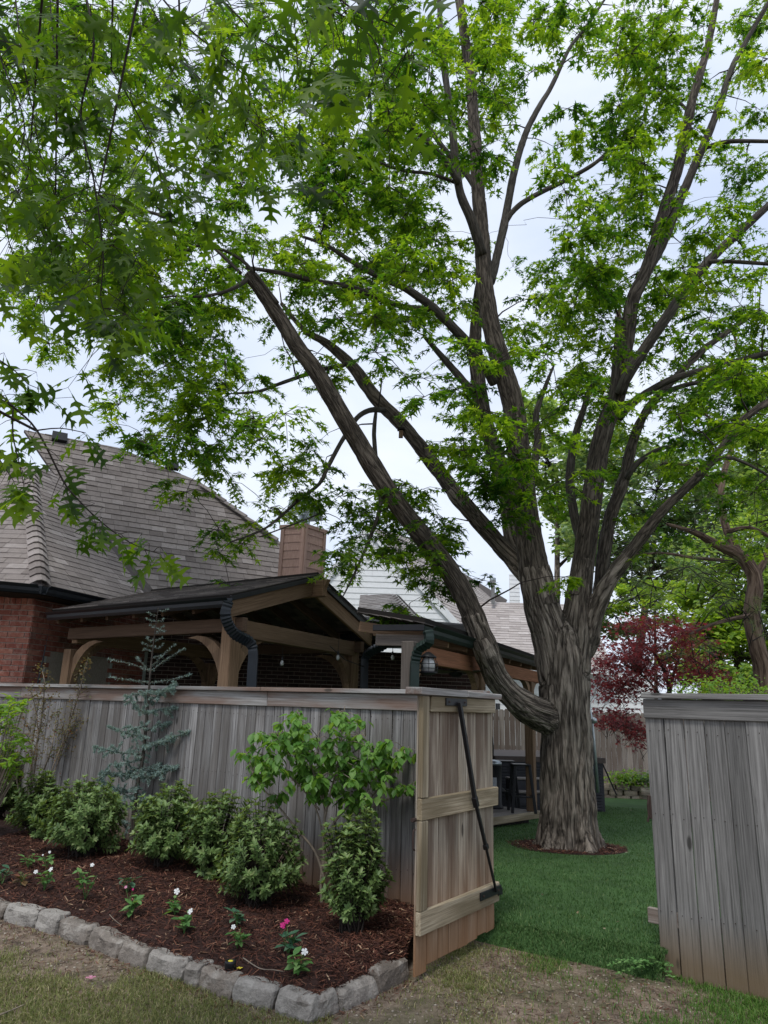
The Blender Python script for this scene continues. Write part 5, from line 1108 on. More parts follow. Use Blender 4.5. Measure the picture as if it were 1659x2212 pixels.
V, F = copies(oV, oF, ot[keep], ex[keep], ey[keep], ez[keep], so_[keep]); put('foliage', V, F, M['leaf_oak'], ok, kind='stuff')
# the bough that carries them runs above the frame to the oak's trunk
bz = [V3(-5.2, .2, -.1), V3(-5.2, .25, 2.5), V3(-5.1, .3, 5.2)]; P, R_ = smooth_path(bz, [.34, .24, .2], .3); Vt, Ft, At = tube(P, R_, 16); put('trunk', Vt, Ft, M['bark'], ok, True, At)
bb = [V3(-5.1, .3, 4.4), V3(-3.2, 1.2, 5.), V3(-1.4, 2.0, 5.0), V3(.4, 2.3, 4.9)]; P, R_ = smooth_path(bb, [.14, .09, .05, .02], .2); Vt, Ft, At = tube(P, R_, 10); put('bough', Vt, Ft, M['bark'], ok, True, At)
T = []
for p in okp:
    if p[2] < 3.6 and p[0] < -1.2: q = V3(-5.15, .4, min(4.8, p[2] + .8)); T.append((smooth_path([q, (q + p) / 2 + Z * .25, p], [.02, .012, .006], .2))); continue
    j = int(np.argmin(np.linalg.norm(P - p, axis=1))); T.append((np.array([P[j], (P[j] + p) / 2 + Z * .15, p]), np.array([.008, .006, .004])))
merge_tubes('hanging_twigs', T, M['twig'], ok, 5)

# ================================================================== TREES BEYOND
quadleaf = np.array([[0, 0, 0], [.35, .5, .05], [0, 1, -.1], [-.35, .5, .05]]); quadF = np.array([[0, 1, 2], [0, 2, 3]])
def cloud_leaves(name, pts, mat, parent, s0, s1, droop=-.2, tv=quadleaf, tf=quadF, up=1.):
    pts = np.array(pts); n = len(pts); a = rng.uniform(0, 2 * PI, n); dr = np.stack([np.cos(a), np.sin(a), rng.normal(droop, .4, n)], 1); nr = np.stack([rng.normal(0, .5, n), rng.normal(0, .5, n), np.full(n, up)], 1)
    ex, ey, ez = orient(dr, nr); V, F = copies(tv, tf, pts, ex, ey, ez, rng.uniform(s0, s1, n)); return put(name, V, F, mat, parent, kind='stuff')
def far_tree(base, blobs, label, mat, nleaf, size, trunk_r=.18, cat='tree', name='leafy_tree', group=None, barkm='bark'):
    """trunk with limbs to every clump; blobs: centre, radius"""
    t = empty(name, base, label, cat, group); base = np.array(base, float); top = np.mean([b[0] for b in blobs], 0); T = []
    Pm, Rm = smooth_path([base - Z * .1, base + (top - base) * .45 + V3(.1, 0, 0), top], [trunk_r, trunk_r * .7, trunk_r * .3], .3); Vt, Ft, At = tube(Pm, Rm, 12); put('trunk', Vt, Ft, M[barkm], t, True, At)
    pts = []
    for c, r in blobs:
        c = np.array(c); j = int(np.argmin(np.linalg.norm(Pm - (c - Z * r), axis=1))); T.append((np.array([Pm[j], (Pm[j] + c) / 2 + rng.normal(0, .15, 3), c]), np.array([trunk_r * .4, trunk_r * .25, .02])))
        nsub = max(4, int(r * r * 9))
        for _ in range(nsub):
            v = unit(rng.normal(0, 1, 3)) * r * rng.uniform(.45, 1.) ** .6; q = c + v * [1, 1, .8]; T.append((np.array([c, (c + q) / 2 + rng.normal(0, .08, 3), q]), np.array([.02, .012, .006])))
            m = int(nleaf * (r * r) / sum(b[1] ** 2 for b in blobs) / nsub); pts.append(q + rng.normal(0, 1, (m, 3)) * r * [.17, .17, .10])
    merge_tubes('limbs', T, M['twig'], t, 4); cloud_leaves('crown', np.vstack(pts), mat, t, size * .6, size * 1.2); return t
def B(x, y, Y, rpx): p = D(x, y, Y); return (p, rpx / FPX * camz(p))
def floor_at(x, Y): p = D(x, 1500, Y); return V3(p[0], p[1], -.4)
far_tree(floor_at(1330, 34), [B(1310, 1150, 34, 90), B(1420, 1060, 35, 110), B(1300, 980, 35, 80), B(1520, 1180, 36, 100), B(1400, 1240, 34, 80), B(1620, 1060, 36, 90), B(1330, 1330, 32, 60)], 'tall dull green tree directly behind the red maple', M['leaf_far_dark'], 22000, .30, .3)
far_tree(floor_at(1560, 27), [B(1560, 1330, 27, 90), B(1640, 1260, 27, 90), B(1600, 1420, 26, 80), B(1500, 1400, 27, 60), B(1660, 1160, 28, 70)], 'bright green leafy tree behind the pine trunk', M['leaf_far_lime'], 14000, .24, .2)
far_tree(floor_at(1530, 22), [B(1530, 1470, 22, 60), B(1600, 1480, 21, 60), B(1480, 1430, 22, 50), B(1650, 1470, 21, 50)], 'mid green bushy tree low behind the right fence', M['leaf_far'], 10000, .17, .12)
far_tree(floor_at(1700, 20), [B(1700, 1000, 20, 110), B(1740, 1200, 20, 100), B(1690, 820, 21, 90)], 'green tree rising at the right edge behind the pine', M['leaf_far'], 9000, .2, .2)
far_tree(floor_at(1190, 42), [B(1180, 1000, 42, 70), B(1230, 1090, 42, 60), B(1150, 900, 42, 60), B(1260, 1170, 42, 60)], 'distant green tree seen between the maple stems', M['leaf_far'], 8000, .34, .3)
far_tree(floor_at(1400, 31), [B(1340, 1290, 31, 50), B(1420, 1310, 31, 60), B(1480, 1290, 31, 50)], 'yellow green young tree above the red maple', M['leaf_far_lime'], 3500, .2, .12)
for bx_, by_, lb in ((14.5, 26, 'leafy tree beyond the right picture edge nearest the red maple'), (20.5, 25, 'leafy tree furthest along beyond the right picture edge')):
    far_tree(V3(bx_, by_, -.4), [(V3(bx_ + rng.normal(0, 1.4), by_ + rng.normal(0, 1.2), z), rng.uniform(1.6, 2.4)) for z in (3., 4.6, 6., 7.4, 8.6)], lb, M['leaf_far'], 5000, .24, .2)
# hedge bush just beyond the right fence
bs = empty('leafy_bush', V3(*D(1590, 1600, 8.2)[:2], 0), 'lime green bush showing its top over the right fence', 'bush'); pts = []; T = []
for _ in range(150):
    x = rng.uniform(1460, 1700); y = rng.uniform(1462, 1530) + .12 * abs(x - 1590); p = D(x, y, rng.uniform(7.8, 9)); pts.append(p + rng.normal(0, .05, (16, 3))); T.append((np.array([V3(*D(1590, 1600, 8.2)[:2], 0), (p * .6 + V3(*D(1590, 1600, 8.2)[:2], .4) * .4), p]), np.array([.012, .008, .003])))
merge_tubes('stems', T, M['stem'], bs, 3); cloud_leaves('foliage', np.vstack(pts), M['leaf_bright'], bs, .025, .05)
# pine
pb = V3(*D(1650, 1520, 14.5)[:2], -.2); pine = empty('pine_tree', pb, 'pine with bare reddish curved trunk and long needles over the right fence', 'tree')
for Lk in ([(1655, 1760, 14.5, 44), (1650, 1480, 14.5, 42), (1636, 1400, 14.5, 38), (1624, 1330, 14.5, 38), (1632, 1260, 14.5, 36), (1620, 1225, 14.5, 34), (1590, 1195, 14.5, 30), (1540, 1172, 14.4, 22), (1500, 1150, 14.3, 14), (1440, 1132, 14.2, 6)],
           [(1600, 1205, 14.5, 22), (1565, 1130, 14.7, 18), (1560, 1040, 15, 15), (1590, 930, 15.3, 12), (1600, 800, 15.6, 9), (1580, 700, 15.8, 5)], [(1630, 1250, 14.5, 20), (1660, 1190, 14.6, 16), (1690, 1080, 14.8, 12)],
           [(1625, 1330, 14.4, 12), (1590, 1335, 14.2, 10), (1530, 1352, 14., 8), (1490, 1370, 13.8, 5)], [(1560, 1210, 14.4, 10), (1500, 1205, 14.2, 8), (1430, 1195, 14., 6), (1350, 1200, 13.8, 3)],
           [(1570, 1150, 14.6, 12), (1620, 1140, 14.4, 10), (1680, 1170, 14.2, 8)], [(1562, 1060, 15, 9), (1500, 1010, 15, 7), (1430, 1000, 15, 4)], [(1580, 960, 15.2, 8), (1530, 900, 15.2, 6), (1470, 870, 15.2, 4)], [(1595, 860, 15.5, 7), (1650, 800, 15.5, 4)]):
    P, R_ = limb_pts(Lk); P, R_ = smooth_path(P, R_, .12); bark_tube('trunk' if Lk[0][3] > 30 else 'branch', P, R_, 16 if Lk[0][3] > 30 else 8, pine, M['bark_pine'], amp=0, knob=.1)
NDL = np.array([[-.006, 0, 0], [.006, 0, 0], [0, 1, 0]]); NDF = np.array([[0, 1, 2]])
tp, tdr = [], []
T = []
for (cx, cy, Y, rx, ry, n) in ((1480, 1240, 14, 130, 60, 46), (1560, 1290, 14, 70, 40, 24), (1430, 1000, 15, 70, 40, 20), (1480, 880, 15, 70, 40, 20), (1600, 720, 15.8, 60, 70, 26), (1640, 1060, 14.6, 50, 60, 22), (1390, 1180, 14, 60, 40, 16), (1540, 1100, 14.7, 60, 50, 18), (1500, 1400, 14, 60, 30, 14), (1400, 1290, 15.5, 70, 40, 22), (1300, 1270, 17, 40, 40, 10), (1650, 1340, 14, 40, 60, 16), (1510, 680, 15.6, 60, 40, 14)):
    for _ in range(n):
        p = D(cx + rng.normal(0, .5) * rx, cy + rng.normal(0, .5) * ry, Y + rng.normal(0, .6)); d0 = unit(V3(rng.normal(0, 1), rng.normal(0, 1), rng.uniform(.0, .8))); T.append((np.array([p - d0 * .45 - Z * .06, p - d0 * .2, p]), np.array([.012, .009, .005])))
        for k in range(46): tp.append(p - d0 * rng.uniform(0, .16)); tdr.append(unit(d0 * .7 + rng.normal(0, .55, 3)))
tp, tdr = np.array(tp), np.array(tdr); ex, ey, ez = orient(tdr, rng.normal(0, 1, tdr.shape)); V, F = copies(NDL, NDF, tp, ex, ey, ez, rng.uniform(.14, .24, len(tp)) ); put('needles', V, F, M['needle'], pine, kind='stuff')
merge_tubes('twigs', T, M['twig'], pine, 4)
# red japanese maple
rb = V3(*D(1448, 1560, 15.5)[:2], -.1); rmp = empty('red_maple', rb, 'dark red japanese maple before the back fence', 'tree'); T = []
for Lk in ([(1450, 1640, 15.5, 13), (1448, 1530, 15.5, 12), (1442, 1470, 15.5, 10), (1420, 1420, 15.4, 7), (1390, 1390, 15.3, 4)], [(1446, 1500, 15.5, 8), (1460, 1440, 15.5, 6), (1480, 1390, 15.5, 4)], [(1446, 1530, 15.5, 7), (1400, 1470, 15.3, 5), (1340, 1430, 15., 3)], [(1447, 1520, 15.5, 6), (1500, 1460, 15.6, 4), (1540, 1430, 15.6, 3)], [(1447, 1570, 15.5, 6), (1390, 1580, 15.2, 4), (1330, 1560, 15., 2)]):
    P, R_ = limb_pts(Lk); P, R_ = smooth_path(P, R_, .1); bark_tube('stem', P, R_, 6, rmp, M['bark_smooth'], knob=.05)
pts = []
for (cx, cy, rx, ry, n) in ((1400, 1400, 90, 45, 60), (1350, 1430, 60, 50, 44), (1470, 1370, 60, 30, 34), (1340, 1490, 55, 30, 30), (1440, 1460, 90, 30, 46), (1520, 1430, 40, 40, 22), (1330, 1555, 45, 30, 26), (1380, 1585, 30, 30, 18), (1390, 1350, 50, 20, 18), (1530, 1480, 35, 25, 12), (1300, 1450, 30, 40, 14)):
    for _ in range(int(n * 1.25)):
        p = D(cx + rng.normal(0, .5) * rx, cy + rng.normal(0, .5) * ry, 15.3 + rng.normal(0, .6)); pts.append(p + rng.normal(0, 1, (18, 3)) * [.17, .17, .04]); T.append((np.array([p - V3(rng.normal(0, .25), 0, .25), p]), np.array([.006, .003])))
cloud_leaves('foliage', np.vstack(pts), M['leaf_red'], rmp, .05, .10, droop=-.35, tv=ml * 1.3, tf=mlF); merge_tubes('twigs', T, M['twig'], rmp, 3)

# ================================================================== THE BED'S SHRUBS AND FLOWERS
ell = np.array([[0, 0, 0], [.20, .28, .05], [.23, .6, .03], [0, 1, -.10], [-.23, .6, .03], [-.20, .28, .05], [0, .3, -.02], [0, .62, -.03]]); ellF = np.array([[0, 1, 6], [0, 6, 5], [6, 1, 2], [6, 2, 7], [6, 7, 4], [6, 4, 5], [7, 2, 3], [7, 3, 4]])
me_az = mesh_np('leaf', ell, ellF, M['leaf_azalea'])
def spot(px, py):
    z = .12
    for _ in range(4): p = G(px, py, z); z = bed_z(p[0], p[1])
    return V3(p[0], p[1], z)
ell_n = ell * [.8, 1, 1]
me_az = mesh_np('leaf', ell_n, ellF, M['leaf_azalea'])
def azalea(px, py, wpx, hpx, label, zb=None, mat='leaf_azalea', me=None, group='azalea shrubs along the fence', ln=.048, nobj=230, dens=1.):
    zb = .17; py = py + 8; b = spot(px, py) - V3(0, 0, .01); s = camz(b) / FPX; W, H = wpx * s / 2, hpx * s * .98
    t = empty('azalea_shrub', b, label, 'shrub', group); T = []; tt, dd, nn_ = [], [], []
    nst = int(230 * dens)
    sd_ = rng.uniform(0, 99)
    for k in range(nst):
        a = rng.uniform(0, 2 * PI); u_ = rng.uniform(-.75, 1); v = V3(math.cos(a) * math.sqrt(1 - u_ * u_), math.sin(a) * math.sqrt(1 - u_ * u_), u_); rad = rng.uniform(.8, 1.) * (1 + .55 * noise.noise(Vector(v * 1.7) + Vector((sd_, 0, 0))) + .22 * noise.noise(Vector(v * 5) + Vector((sd_, 0, 0))))
        c = b + V3(0, 0, H * .52); e = c + v * V3(W, W * .85, H * .50) * rad
        T.append((np.array([b + V3(rng.normal(0, .04), rng.normal(0, .04), 0), b + (e - b) * .55 + V3(0, 0, .03), e]), np.array([.006, .004, .0022])))
        dirb = unit((e - c) * .8 + V3(0, 0, .25))
        for j in range(4):                                    # whorls of leaves up the shoot
            q = e - dirb * j * .042; m = 6 if j == 0 else 5
            a0 = rng.uniform(0, 2 * PI); x_ = unit(np.cross(dirb, V3(.3, .2, 1))); y_ = np.cross(dirb, x_)
            for i in range(m):
                an = a0 + 2 * PI * i / m + rng.normal(0, .2); out = x_ * math.cos(an) + y_ * math.sin(an); tt.append(q); dd.append(out + dirb * (rng.uniform(.3, .9) if j else .8) - Z * .1); nn_.append(dirb + Z * .4 + rng.normal(0, .15, 3))
    merge_tubes('stems', T, M['twig'], t, 4)
    tt, dd, nn_ = np.array(tt), np.array(dd), np.array(nn_); ex, ey, ez = orient(dd, nn_); sc_ = rng.uniform(.7, 1.25, len(tt)) * ln
    cz = (tt - C0) @ FW; near = np.argsort(cz)[:nobj]; keep = np.ones(len(tt), bool); keep[near] = False
    leaf_objs(near, tt, ex, ey, ez, sc_, me or me_az, t); V, F = copies(ell_n, ellF, tt[keep], ex[keep], ey[keep], ez[keep], sc_[keep]); put('foliage', V, F, M[mat], t, kind='stuff')
azalea(88, 1800, 120, 118, 'azalea behind and left of the round one, touching the crape myrtle', nobj=90, ln=.055)
azalea(178, 1836, 168, 158, 'round azalea between the crape myrtle and the blue cedar', nobj=150, ln=.055)
azalea(352, 1862, 158, 162, 'azalea just right of the blue cedar stem', nobj=150, ln=.055)
azalea(460, 1886, 150, 178, 'tall azalea second right of the blue cedar stem', nobj=180, ln=.053)
azalea(556, 1946, 178, 205, 'azalea with upright sprigs standing left of the big leaved shrub', nobj=200, ln=.05)
azalea(762, 2002, 138, 235, 'azalea in front of the big leaved shrub, nearest to the gate', nobj=220, ln=.05)
azalea(-12, 1760, 90, 130, 'darker shrub cut by the left picture edge below the bright leaves', nobj=40, ln=.055, group=None)
# bright leafy plant at the far left
bp_ = D(-10, 1640, 8.3); bp0 = V3(bp_[0], bp_[1], .12); bl = empty('leafy_plant', bp0, 'bright green long leaved plant against the brick at the left edge', 'plant'); T = []; tt, dd, nn_ = [], [], []
for _ in range(70):
    e = D(rng.uniform(-60, 58), rng.uniform(1495, 1690), 8.3 + rng.normal(0, .2)); T.append((np.array([bp0, (bp0 + e) / 2 + Z * .1, e]), np.array([.007, .005, .003])))
    for k in range(9): tt.append(e + rng.normal(0, .02, 3)); a = rng.uniform(0, 2 * PI); dd.append(V3(math.cos(a), math.sin(a), rng.uniform(-.6, .7))); nn_.append(V3(0, 0, 1) + rng.normal(0, .3, 3))
tt, dd, nn_ = map(np.array, (tt, dd, nn_)); ex, ey, ez = orient(dd, nn_); nl_ = ell * [.7, 1, 1]; me_b = mesh_np('leaf', nl_, ellF, M['leaf_bright']); sc_ = rng.uniform(.08, .14, len(tt)); leaf_objs(range(250), tt, ex, ey, ez, sc_, me_b, bl)
V, F = copies(nl_, ellF, tt[250:], ex[250:], ey[250:], ez[250:], sc_[250:]); put('foliage', V, F, M['leaf_bright'], bl, kind='stuff'); merge_tubes('stems', T, M['stem'], bl, 4)
# crape myrtle
cmb = G(66, 1808, .15); cm = empty('crape_myrtle', cmb, 'thin bare stemmed crape myrtle with sparse small bronze leaves', 'shrub'); Yc = cmb[1]; T = []; ends = []
for Lk in ([(40, 1790), (60, 1700), (88, 1560), (96, 1480), (90, 1445)], [(60, 1800), (100, 1700), (140, 1590), (170, 1500), (184, 1440), (190, 1425)], [(55, 1795), (70, 1650), (60, 1570), (40, 1530)], [(65, 1800), (120, 1660), (150, 1580), (172, 1560)], [(50, 1795), (35, 1680), (22, 1580), (18, 1560)], [(62, 1800), (82, 1700), (110, 1620), (120, 1560), (125, 1540)], [(58, 1800), (80, 1620), (78, 1540), (66, 1490)]):
    P = [D(x, y, Yc + rng.normal(0, .12)) for x, y in Lk]; P[0] = cmb + V3(rng.normal(0, .05), rng.normal(0, .03), -.02); P, R_ = smooth_path(P, np.linspace(.012, .0028, len(P)), .05); Vt, Ft, At = tube(P, R_, 6); put('stem', Vt, Ft, M['stem'], cm, True)
    for i in range(len(P) // 2, len(P)):
        for _ in range(2):
            e = P[i] + unit(rng.normal(0, 1, 3) + Z * .6) * rng.uniform(.04, .26) * (1.3 - i / len(P)); T.append((np.array([P[i], e]), np.array([.0028, .0015]))); ends.append(e)
merge_tubes('twigs', T, M['twig'], cm, 3); E_ = np.array(ends); pts = (E_[:, None] + rng.normal(0, .028, (len(E_), 9, 3))).reshape(-1, 3); cloud_leaves('foliage', pts, M['leaf_myrtle'], cm, .018, .034, droop=.1, up=.5)
# blue atlas cedar
cdb = D(284, 1842, 8.12); cdb[2] = bed_z(cdb[0], cdb[1]); cd = empty('blue_cedar', cdb, 'slender blue grey atlas cedar with bare pointed leader before the fence', 'tree'); Yd = cdb[1]
St = [(283, 1842), (286, 1790), (296, 1700), (308, 1640), (318, 1540), (326, 1440), (334, 1370), (342, 1312)]; P = [D(x, y, Yd) for x, y in St]; P[0] = cdb - Z * .03; P, R_ = smooth_path(P, [.032, .026, .022, .020, .016, .010, .006, .003], .06); Vt, Ft, At = tube(P, R_, 10); put('trunk', Vt, Ft, M['bark_smooth'], cd, True, At)
T = []; tf, tdn = [], []
brs = []
for y in np.arange(1322, 1420, 8): sg = 1 if int(y / 8) % 2 else -1; brs.append((y, sg * rng.uniform(14, 24), -6, .3))
brs += [(1450, -85, -22, .6), (1448, 75, -50, .6), (1455, -35, -30, .6), (1440, 45, -50, .5), (1480, -75, -8, .6), (1480, 90, -20, .6), (1500, 60, -15, 1.), (1498, -50, 5, 1)]
for y, a, b_ in ((1520, 55, 60), (1545, 90, -15), (1560, -40, 5), (1590, -80, -20), (1600, 60, -10), (1625, -95, -15), (1620, 105, -50), (1650, 70, 0), (1660, -85, 20), (1680, -75, -15), (1690, 85, -30), (1700, -90, 30), (1720, 60, 10), (1745, -60, -10), (1760, 40, 10), (1640, -50, 15), (1575, 50, -20), (1540, -40, -30), (1670, 40, -20), (1780, -36, -10), (1735, -80, -40)): brs.append((y, a, b_ if abs(b_) < 50 else -40, 1.))
for y, dx, dy, dn_ in brs:
    i = int(np.argmin([abs((1106 - FPX * ((p - C0) @ UP) / camz(p)) - y) for p in P])); a = P[i]; s = camz(a) / FPX; dep = rng.normal(0, .35) * abs(dx) * s; e = a + V3(dx * s, dep, -dy * s)
    m = (a + e) / 2 - Z * .04 * rng.uniform(-.5, 1); Bp, Br = smooth_path([a, m, e], [.007, .005, .0025], .02); T.append((Bp, Br))
    for q, k in zip(Bp[1:], range(len(Bp))):
        subs = [q]
        if dn_ >= 1 and k % 1 == 0:
            L = rng.uniform(.03, .17) * (1 - .4 * k / len(Bp)); e2 = q + unit(V3(rng.normal(0, .6), rng.normal(0, 1), rng.normal(-.1, .5))) * L; T.append((np.array([q, e2]), np.array([.003, .0016]))); subs += [q + (e2 - q) * t for t in np.arange(.2, 1.01, max(.012 / L, .12))]
        for z_ in subs:
            nn2 = 17 if dn_ >= 1 else 9
            for _ in range(nn2): tf.append(z_); tdn.append(unit(rng.normal(0, 1, 3) + Z * .5))
merge_tubes('branches', T, M['bark_smooth'], cd, 4, True); tf, tdn = np.array(tf), np.array(tdn); ex, ey, ez = orient(tdn, rng.normal(0, 1, tdn.shape)); V, F = copies(NDL * [22, 1, 1] * [1, 1, 1], NDF, tf, ex, ey, ez, rng.uniform(.018, .036, len(tf))); put('needles', V, F, M['leaf_cedar'], cd, kind='stuff')
print('cedar needles', len(tf))
# shrub with large drooping leaves on open stems
dwb = spot(696, 1950); dw = empty('viburnum_shrub', dwb, 'open vase shaped shrub with large drooping fresh green leaves on pale stems', 'shrub'); Yw = dwb[1]; T = []; att = []
ST = [[(700, 1962), (693, 1900), (702, 1820), (700, 1740), (690, 1660), (685, 1590)], [(700, 1900), (680, 1840), (640, 1790), (600, 1740), (565, 1700), (548, 1675)], [(705, 1890), (735, 1830), (775, 1760), (820, 1700), (860, 1660), (880, 1625)], [(700, 1880), (700, 1780), (720, 1690), (735, 1620), (740, 1560), (745, 1525)],
      [(702, 1860), (690, 1770), (660, 1700), (630, 1640), (600, 1590)], [(704, 1870), (715, 1790), (760, 1730), (790, 1680), (800, 1640)], [(776, 1760), (830, 1730), (870, 1712), (893, 1700)], [(690, 1750), (640, 1690), (580, 1640), (545, 1620)], [(700, 1740), (670, 1650), (650, 1590), (645, 1550)], [(735, 1640), (770, 1620), (790, 1590)]]
for Lk in ST:
    dy0 = rng.normal(0, .14); n_ = len(Lk); P = [D(x, y, Yw + dy0 * i / n_) for i, (x, y) in enumerate(Lk)]
    if Lk is ST[0]: P[0] = dwb - Z * .02
    P, R_ = smooth_path(P, np.linspace(.013 if Lk[0][1] > 1860 else .008, .0035, n_), .04); Vt, Ft, At = tube(P, R_, 7); put('stem', Vt, Ft, M['stem'], dw, True); att.append(P)
AT = np.vstack([p[len(p) // 3:] for p in att]); tt, dd, nn_ = [], [], []
for (cx, cy, rx, ry, n) in ((575, 1640, 46, 26, 26), (610, 1590, 50, 26, 22), (560, 1680, 26, 20, 8), (590, 1712, 24, 16, 5), (650, 1600, 40, 40, 28), (680, 1660, 50, 40, 34), (745, 1560, 26, 34, 22), (735, 1630, 44, 40, 34), (700, 1700, 46, 30, 22), (780, 1680, 50, 30, 24), (835, 1640, 40, 30, 22), (800, 1620, 30, 30, 10), (890, 1698, 14, 14, 6), (640, 1545, 16, 14, 6), (760, 1725, 40, 20, 10), (870, 1625, 22, 10, 5), (850, 1700, 25, 12, 4)):
    for _ in range(n):
        p = D(cx + rng.normal(0, .55) * rx, cy + rng.normal(0, .55) * ry, Yw + rng.normal(0, .17)); j = int(np.argmin(np.linalg.norm(AT - p, axis=1) + np.maximum(0, AT[:, 2] - p[2]))); T.append((np.array([AT[j], (AT[j] + p) / 2 + Z * .03, p]), np.array([.004, .003, .0018])))
        for k in range(rng.integers(5, 9)): a = rng.uniform(0, 2 * PI); tt.append(p + rng.normal(0, .015, 3)); dd.append(V3(math.cos(a) * .7, math.sin(a) * .7, rng.uniform(-1.1, -.1))); nn_.append(V3(math.cos(a) * .5, math.sin(a) * .5 - .2, .8))
merge_tubes('twigs', T, M['stem'], dw, 4); tt, dd, nn_ = map(np.array, (tt, dd, nn_)); ex, ey, ez = orient(dd, nn_); wl = ell * [1.25, 1, 1.3]; me_w = mesh_np('leaf', wl, ellF, M['leaf_dogwood']); sc_ = rng.uniform(.06, .105, len(tt))
leaf_objs(range(300), tt, ex, ey, ez, sc_, me_w, dw); V, F = copies(wl, ellF, tt[300:], ex[300:], ey[300:], ez[300:], sc_[300:]); put('foliage', V, F, M['leaf_dogwood'], dw, kind='stuff')
# bedding plants
me_f = {k: mesh_np('leaf', ell * [1.1, 1, 1], ellF, M[k]) for k in ('leaf_flower', 'leaf_flower_dark', 'leaf_bronze')}
pet = np.array([[0, 0, 0], [.30, .45, .06], [.40, .9, .0], [0, 1.05, -.05], [-.40, .9, .0], [-.30, .45, .06]]); petF = np.array([[0, 1, 2], [0, 2, 3], [0, 3, 4], [0, 4, 5]])
me_p = {k: mesh_np('petal', pet, petF, M[k]) for k in ('petal_white', 'petal_pink', 'petal_rose')}
def flower(px, py, hpx, leafk, heads, label, nl=22, wf=1., group='bedding flowers planted in the mulch'):
    b = spot(px, py) - V3(0, 0, .004); s = camz(b) / FPX; H = hpx * s; t = empty('bedding_plant', b, label, 'flower', group); T = []
    for k in range(5):
        a = rng.uniform(0, 2 * PI); e = b + V3(math.cos(a) * H * .28 * wf, math.sin(a) * H * .28, H * rng.uniform(.6, .85)); P = np.array([b, (b + e) / 2 + V3(0, 0, H * .05), e]); T.append((P, np.array([.003, .0025, .002])))
        for j in range(nl // 5):
            f = rng.uniform(.35, 1.05); q = b + (e - b) * f; an = rng.uniform(0, 2 * PI); dr = V3(math.cos(an), math.sin(an), rng.uniform(-.3, .6)); x, y, z = orient(dr[None], V3(rng.normal(0, .2), rng.normal(0, .2), 1)[None]); leaf_objs([0], q[None], x, y, z, rng.uniform(.05, .088), me_f[leafk], t)
    merge_tubes('stems', T, M['leaf_flower'], t, 4)
    for (dx, dy, r, pk, npet) in heads:
        c = b + V3(dx * s, -.02, dy * s); x0, y0, z0 = orient(V3(rng.normal(0, .2), .5, .8)[None], V3(rng.normal(0, .35), -1, .75)[None]); T2 = [(np.array([b + V3(0, 0, H * .5), c]), np.array([.0022, .0015]))]; st_ = merge_tubes('flower_stalk', T2, M['leaf_flower'], t, 4)
        for k in range(npet):
            a = 2 * PI * k / npet; dr = x0 * math.cos(a) + y0 * math.sin(a); x, y, z = orient(dr, z0); leaf_objs([0], c[None], x, y, z, r * rng.uniform(.9, 1.1) * .6, me_p[pk], t, 'petal')
W5 = 'petal_white'
flower(60, 1875, 34, 'leaf_flower', [], 'small green plant with a bud in the back row by the round azalea', 18)
flower(100, 1878, 36, 'leaf_flower', [(4, 36, .020, W5, 5), (-10, 30, .014, W5, 5)], 'plant with small white buds under the round azalea', 18)
flower(96, 1920, 46, 'leaf_flower', [(-22, 38, .030, W5, 5), (10, 44, .034, W5, 5)], 'plant with two open white flowers at the left of the bed', 26)
flower(46, 1910, 26, 'leaf_bronze', [], 'low bronze leaved plant beside the two white flowers', 18)
flower(184, 1942, 72, 'leaf_flower', [(8, 70, .026, W5, 5)], 'tall thin plant with one white flower under the round azalea', 26)
flower(274, 1930, 40, 'leaf_flower_dark', [], 'dark green flowerless plant behind the one with rose buds', 16)
flower(276, 1982, 56, 'leaf_flower', [(-10, 62, .018, 'petal_rose', 5), (6, 58, .014, 'petal_pink', 5)], 'leafy plant with tiny rose buds in the middle of the bed', 30)
flower(378, 1978, 42, 'leaf_flower', [(0, 50, .036, W5, 5)], 'plant with an upright white flower behind another white one', 22)
flower(398, 2014, 44, 'leaf_flower', [(10, 46, .032, W5, 5)], 'plant with a flat white flower nearest the front of the white pair', 26)
flower(513, 2004, 40, 'leaf_flower_dark', [], 'bluish green flowerless plant below the upright azalea', 20)
flower(512, 2048, 46, 'leaf_flower', [(-10, 44, .026, W5, 5)], 'pale plant with a small white flower close to the ground light', 22)
flower(622, 2058, 54, 'leaf_flower_dark', [(-14, 60, .032, 'petal_pink', 5), (-6, 68, .028, 'petal_pink', 5)], 'dark leaved plant with bright magenta flower', 26)
flower(644, 2108, 52, 'leaf_flower', [(12, 50, .034, W5, 5)], 'plant with a white flower nearest to the corner stone', 28)
flower(4, 1908, 44, 'leaf_flower_dark', [], 'dark green plant cut by the left picture edge', 18)
lg = spot(497, 2092); gl_ = empty('ground_light', lg, 'small round black ground light with yellow centre in the mulch', 'garden light'); mb = MB(); mb.lathe([(.034, -.01), (.036, .035), (.034, .045), (.024, .045), (.022, .038)], lg, 24); mb.put('housing', M['black'], gl_, True); mb = MB(); mb.lathe([(.016, .038), (.016, .044), (.008, .046)], lg, 16); mb.put('lens', M['yellow'], gl_, True)
def twig_thing(pts, r, mat, label, name='twig'): P, R_ = smooth_path(pts, np.linspace(r, r * .5, len(pts)), .02); V, F, A = tube(P, R_, 5); return tag(put(name, V, F, mat, None, True), label, 'twig')
def gz(px, py, up=.0): return spot(px, py) + V3(0, 0, up)
twig_thing([gz(523, 2098, .02), gz(560, 2106, .025), gz(590, 2112, .02), gz(612, 2106, .02)], .004, M['stem'], 'thin bare curved twig lying between the ground light and the white flower')
twig_thing([G(0, 2312 - 120, .02), G(30, 2180, .015), G(52, 2170, .02)], .006, M['stem'], 'pale twig lying on the lawn in the bottom left corner')
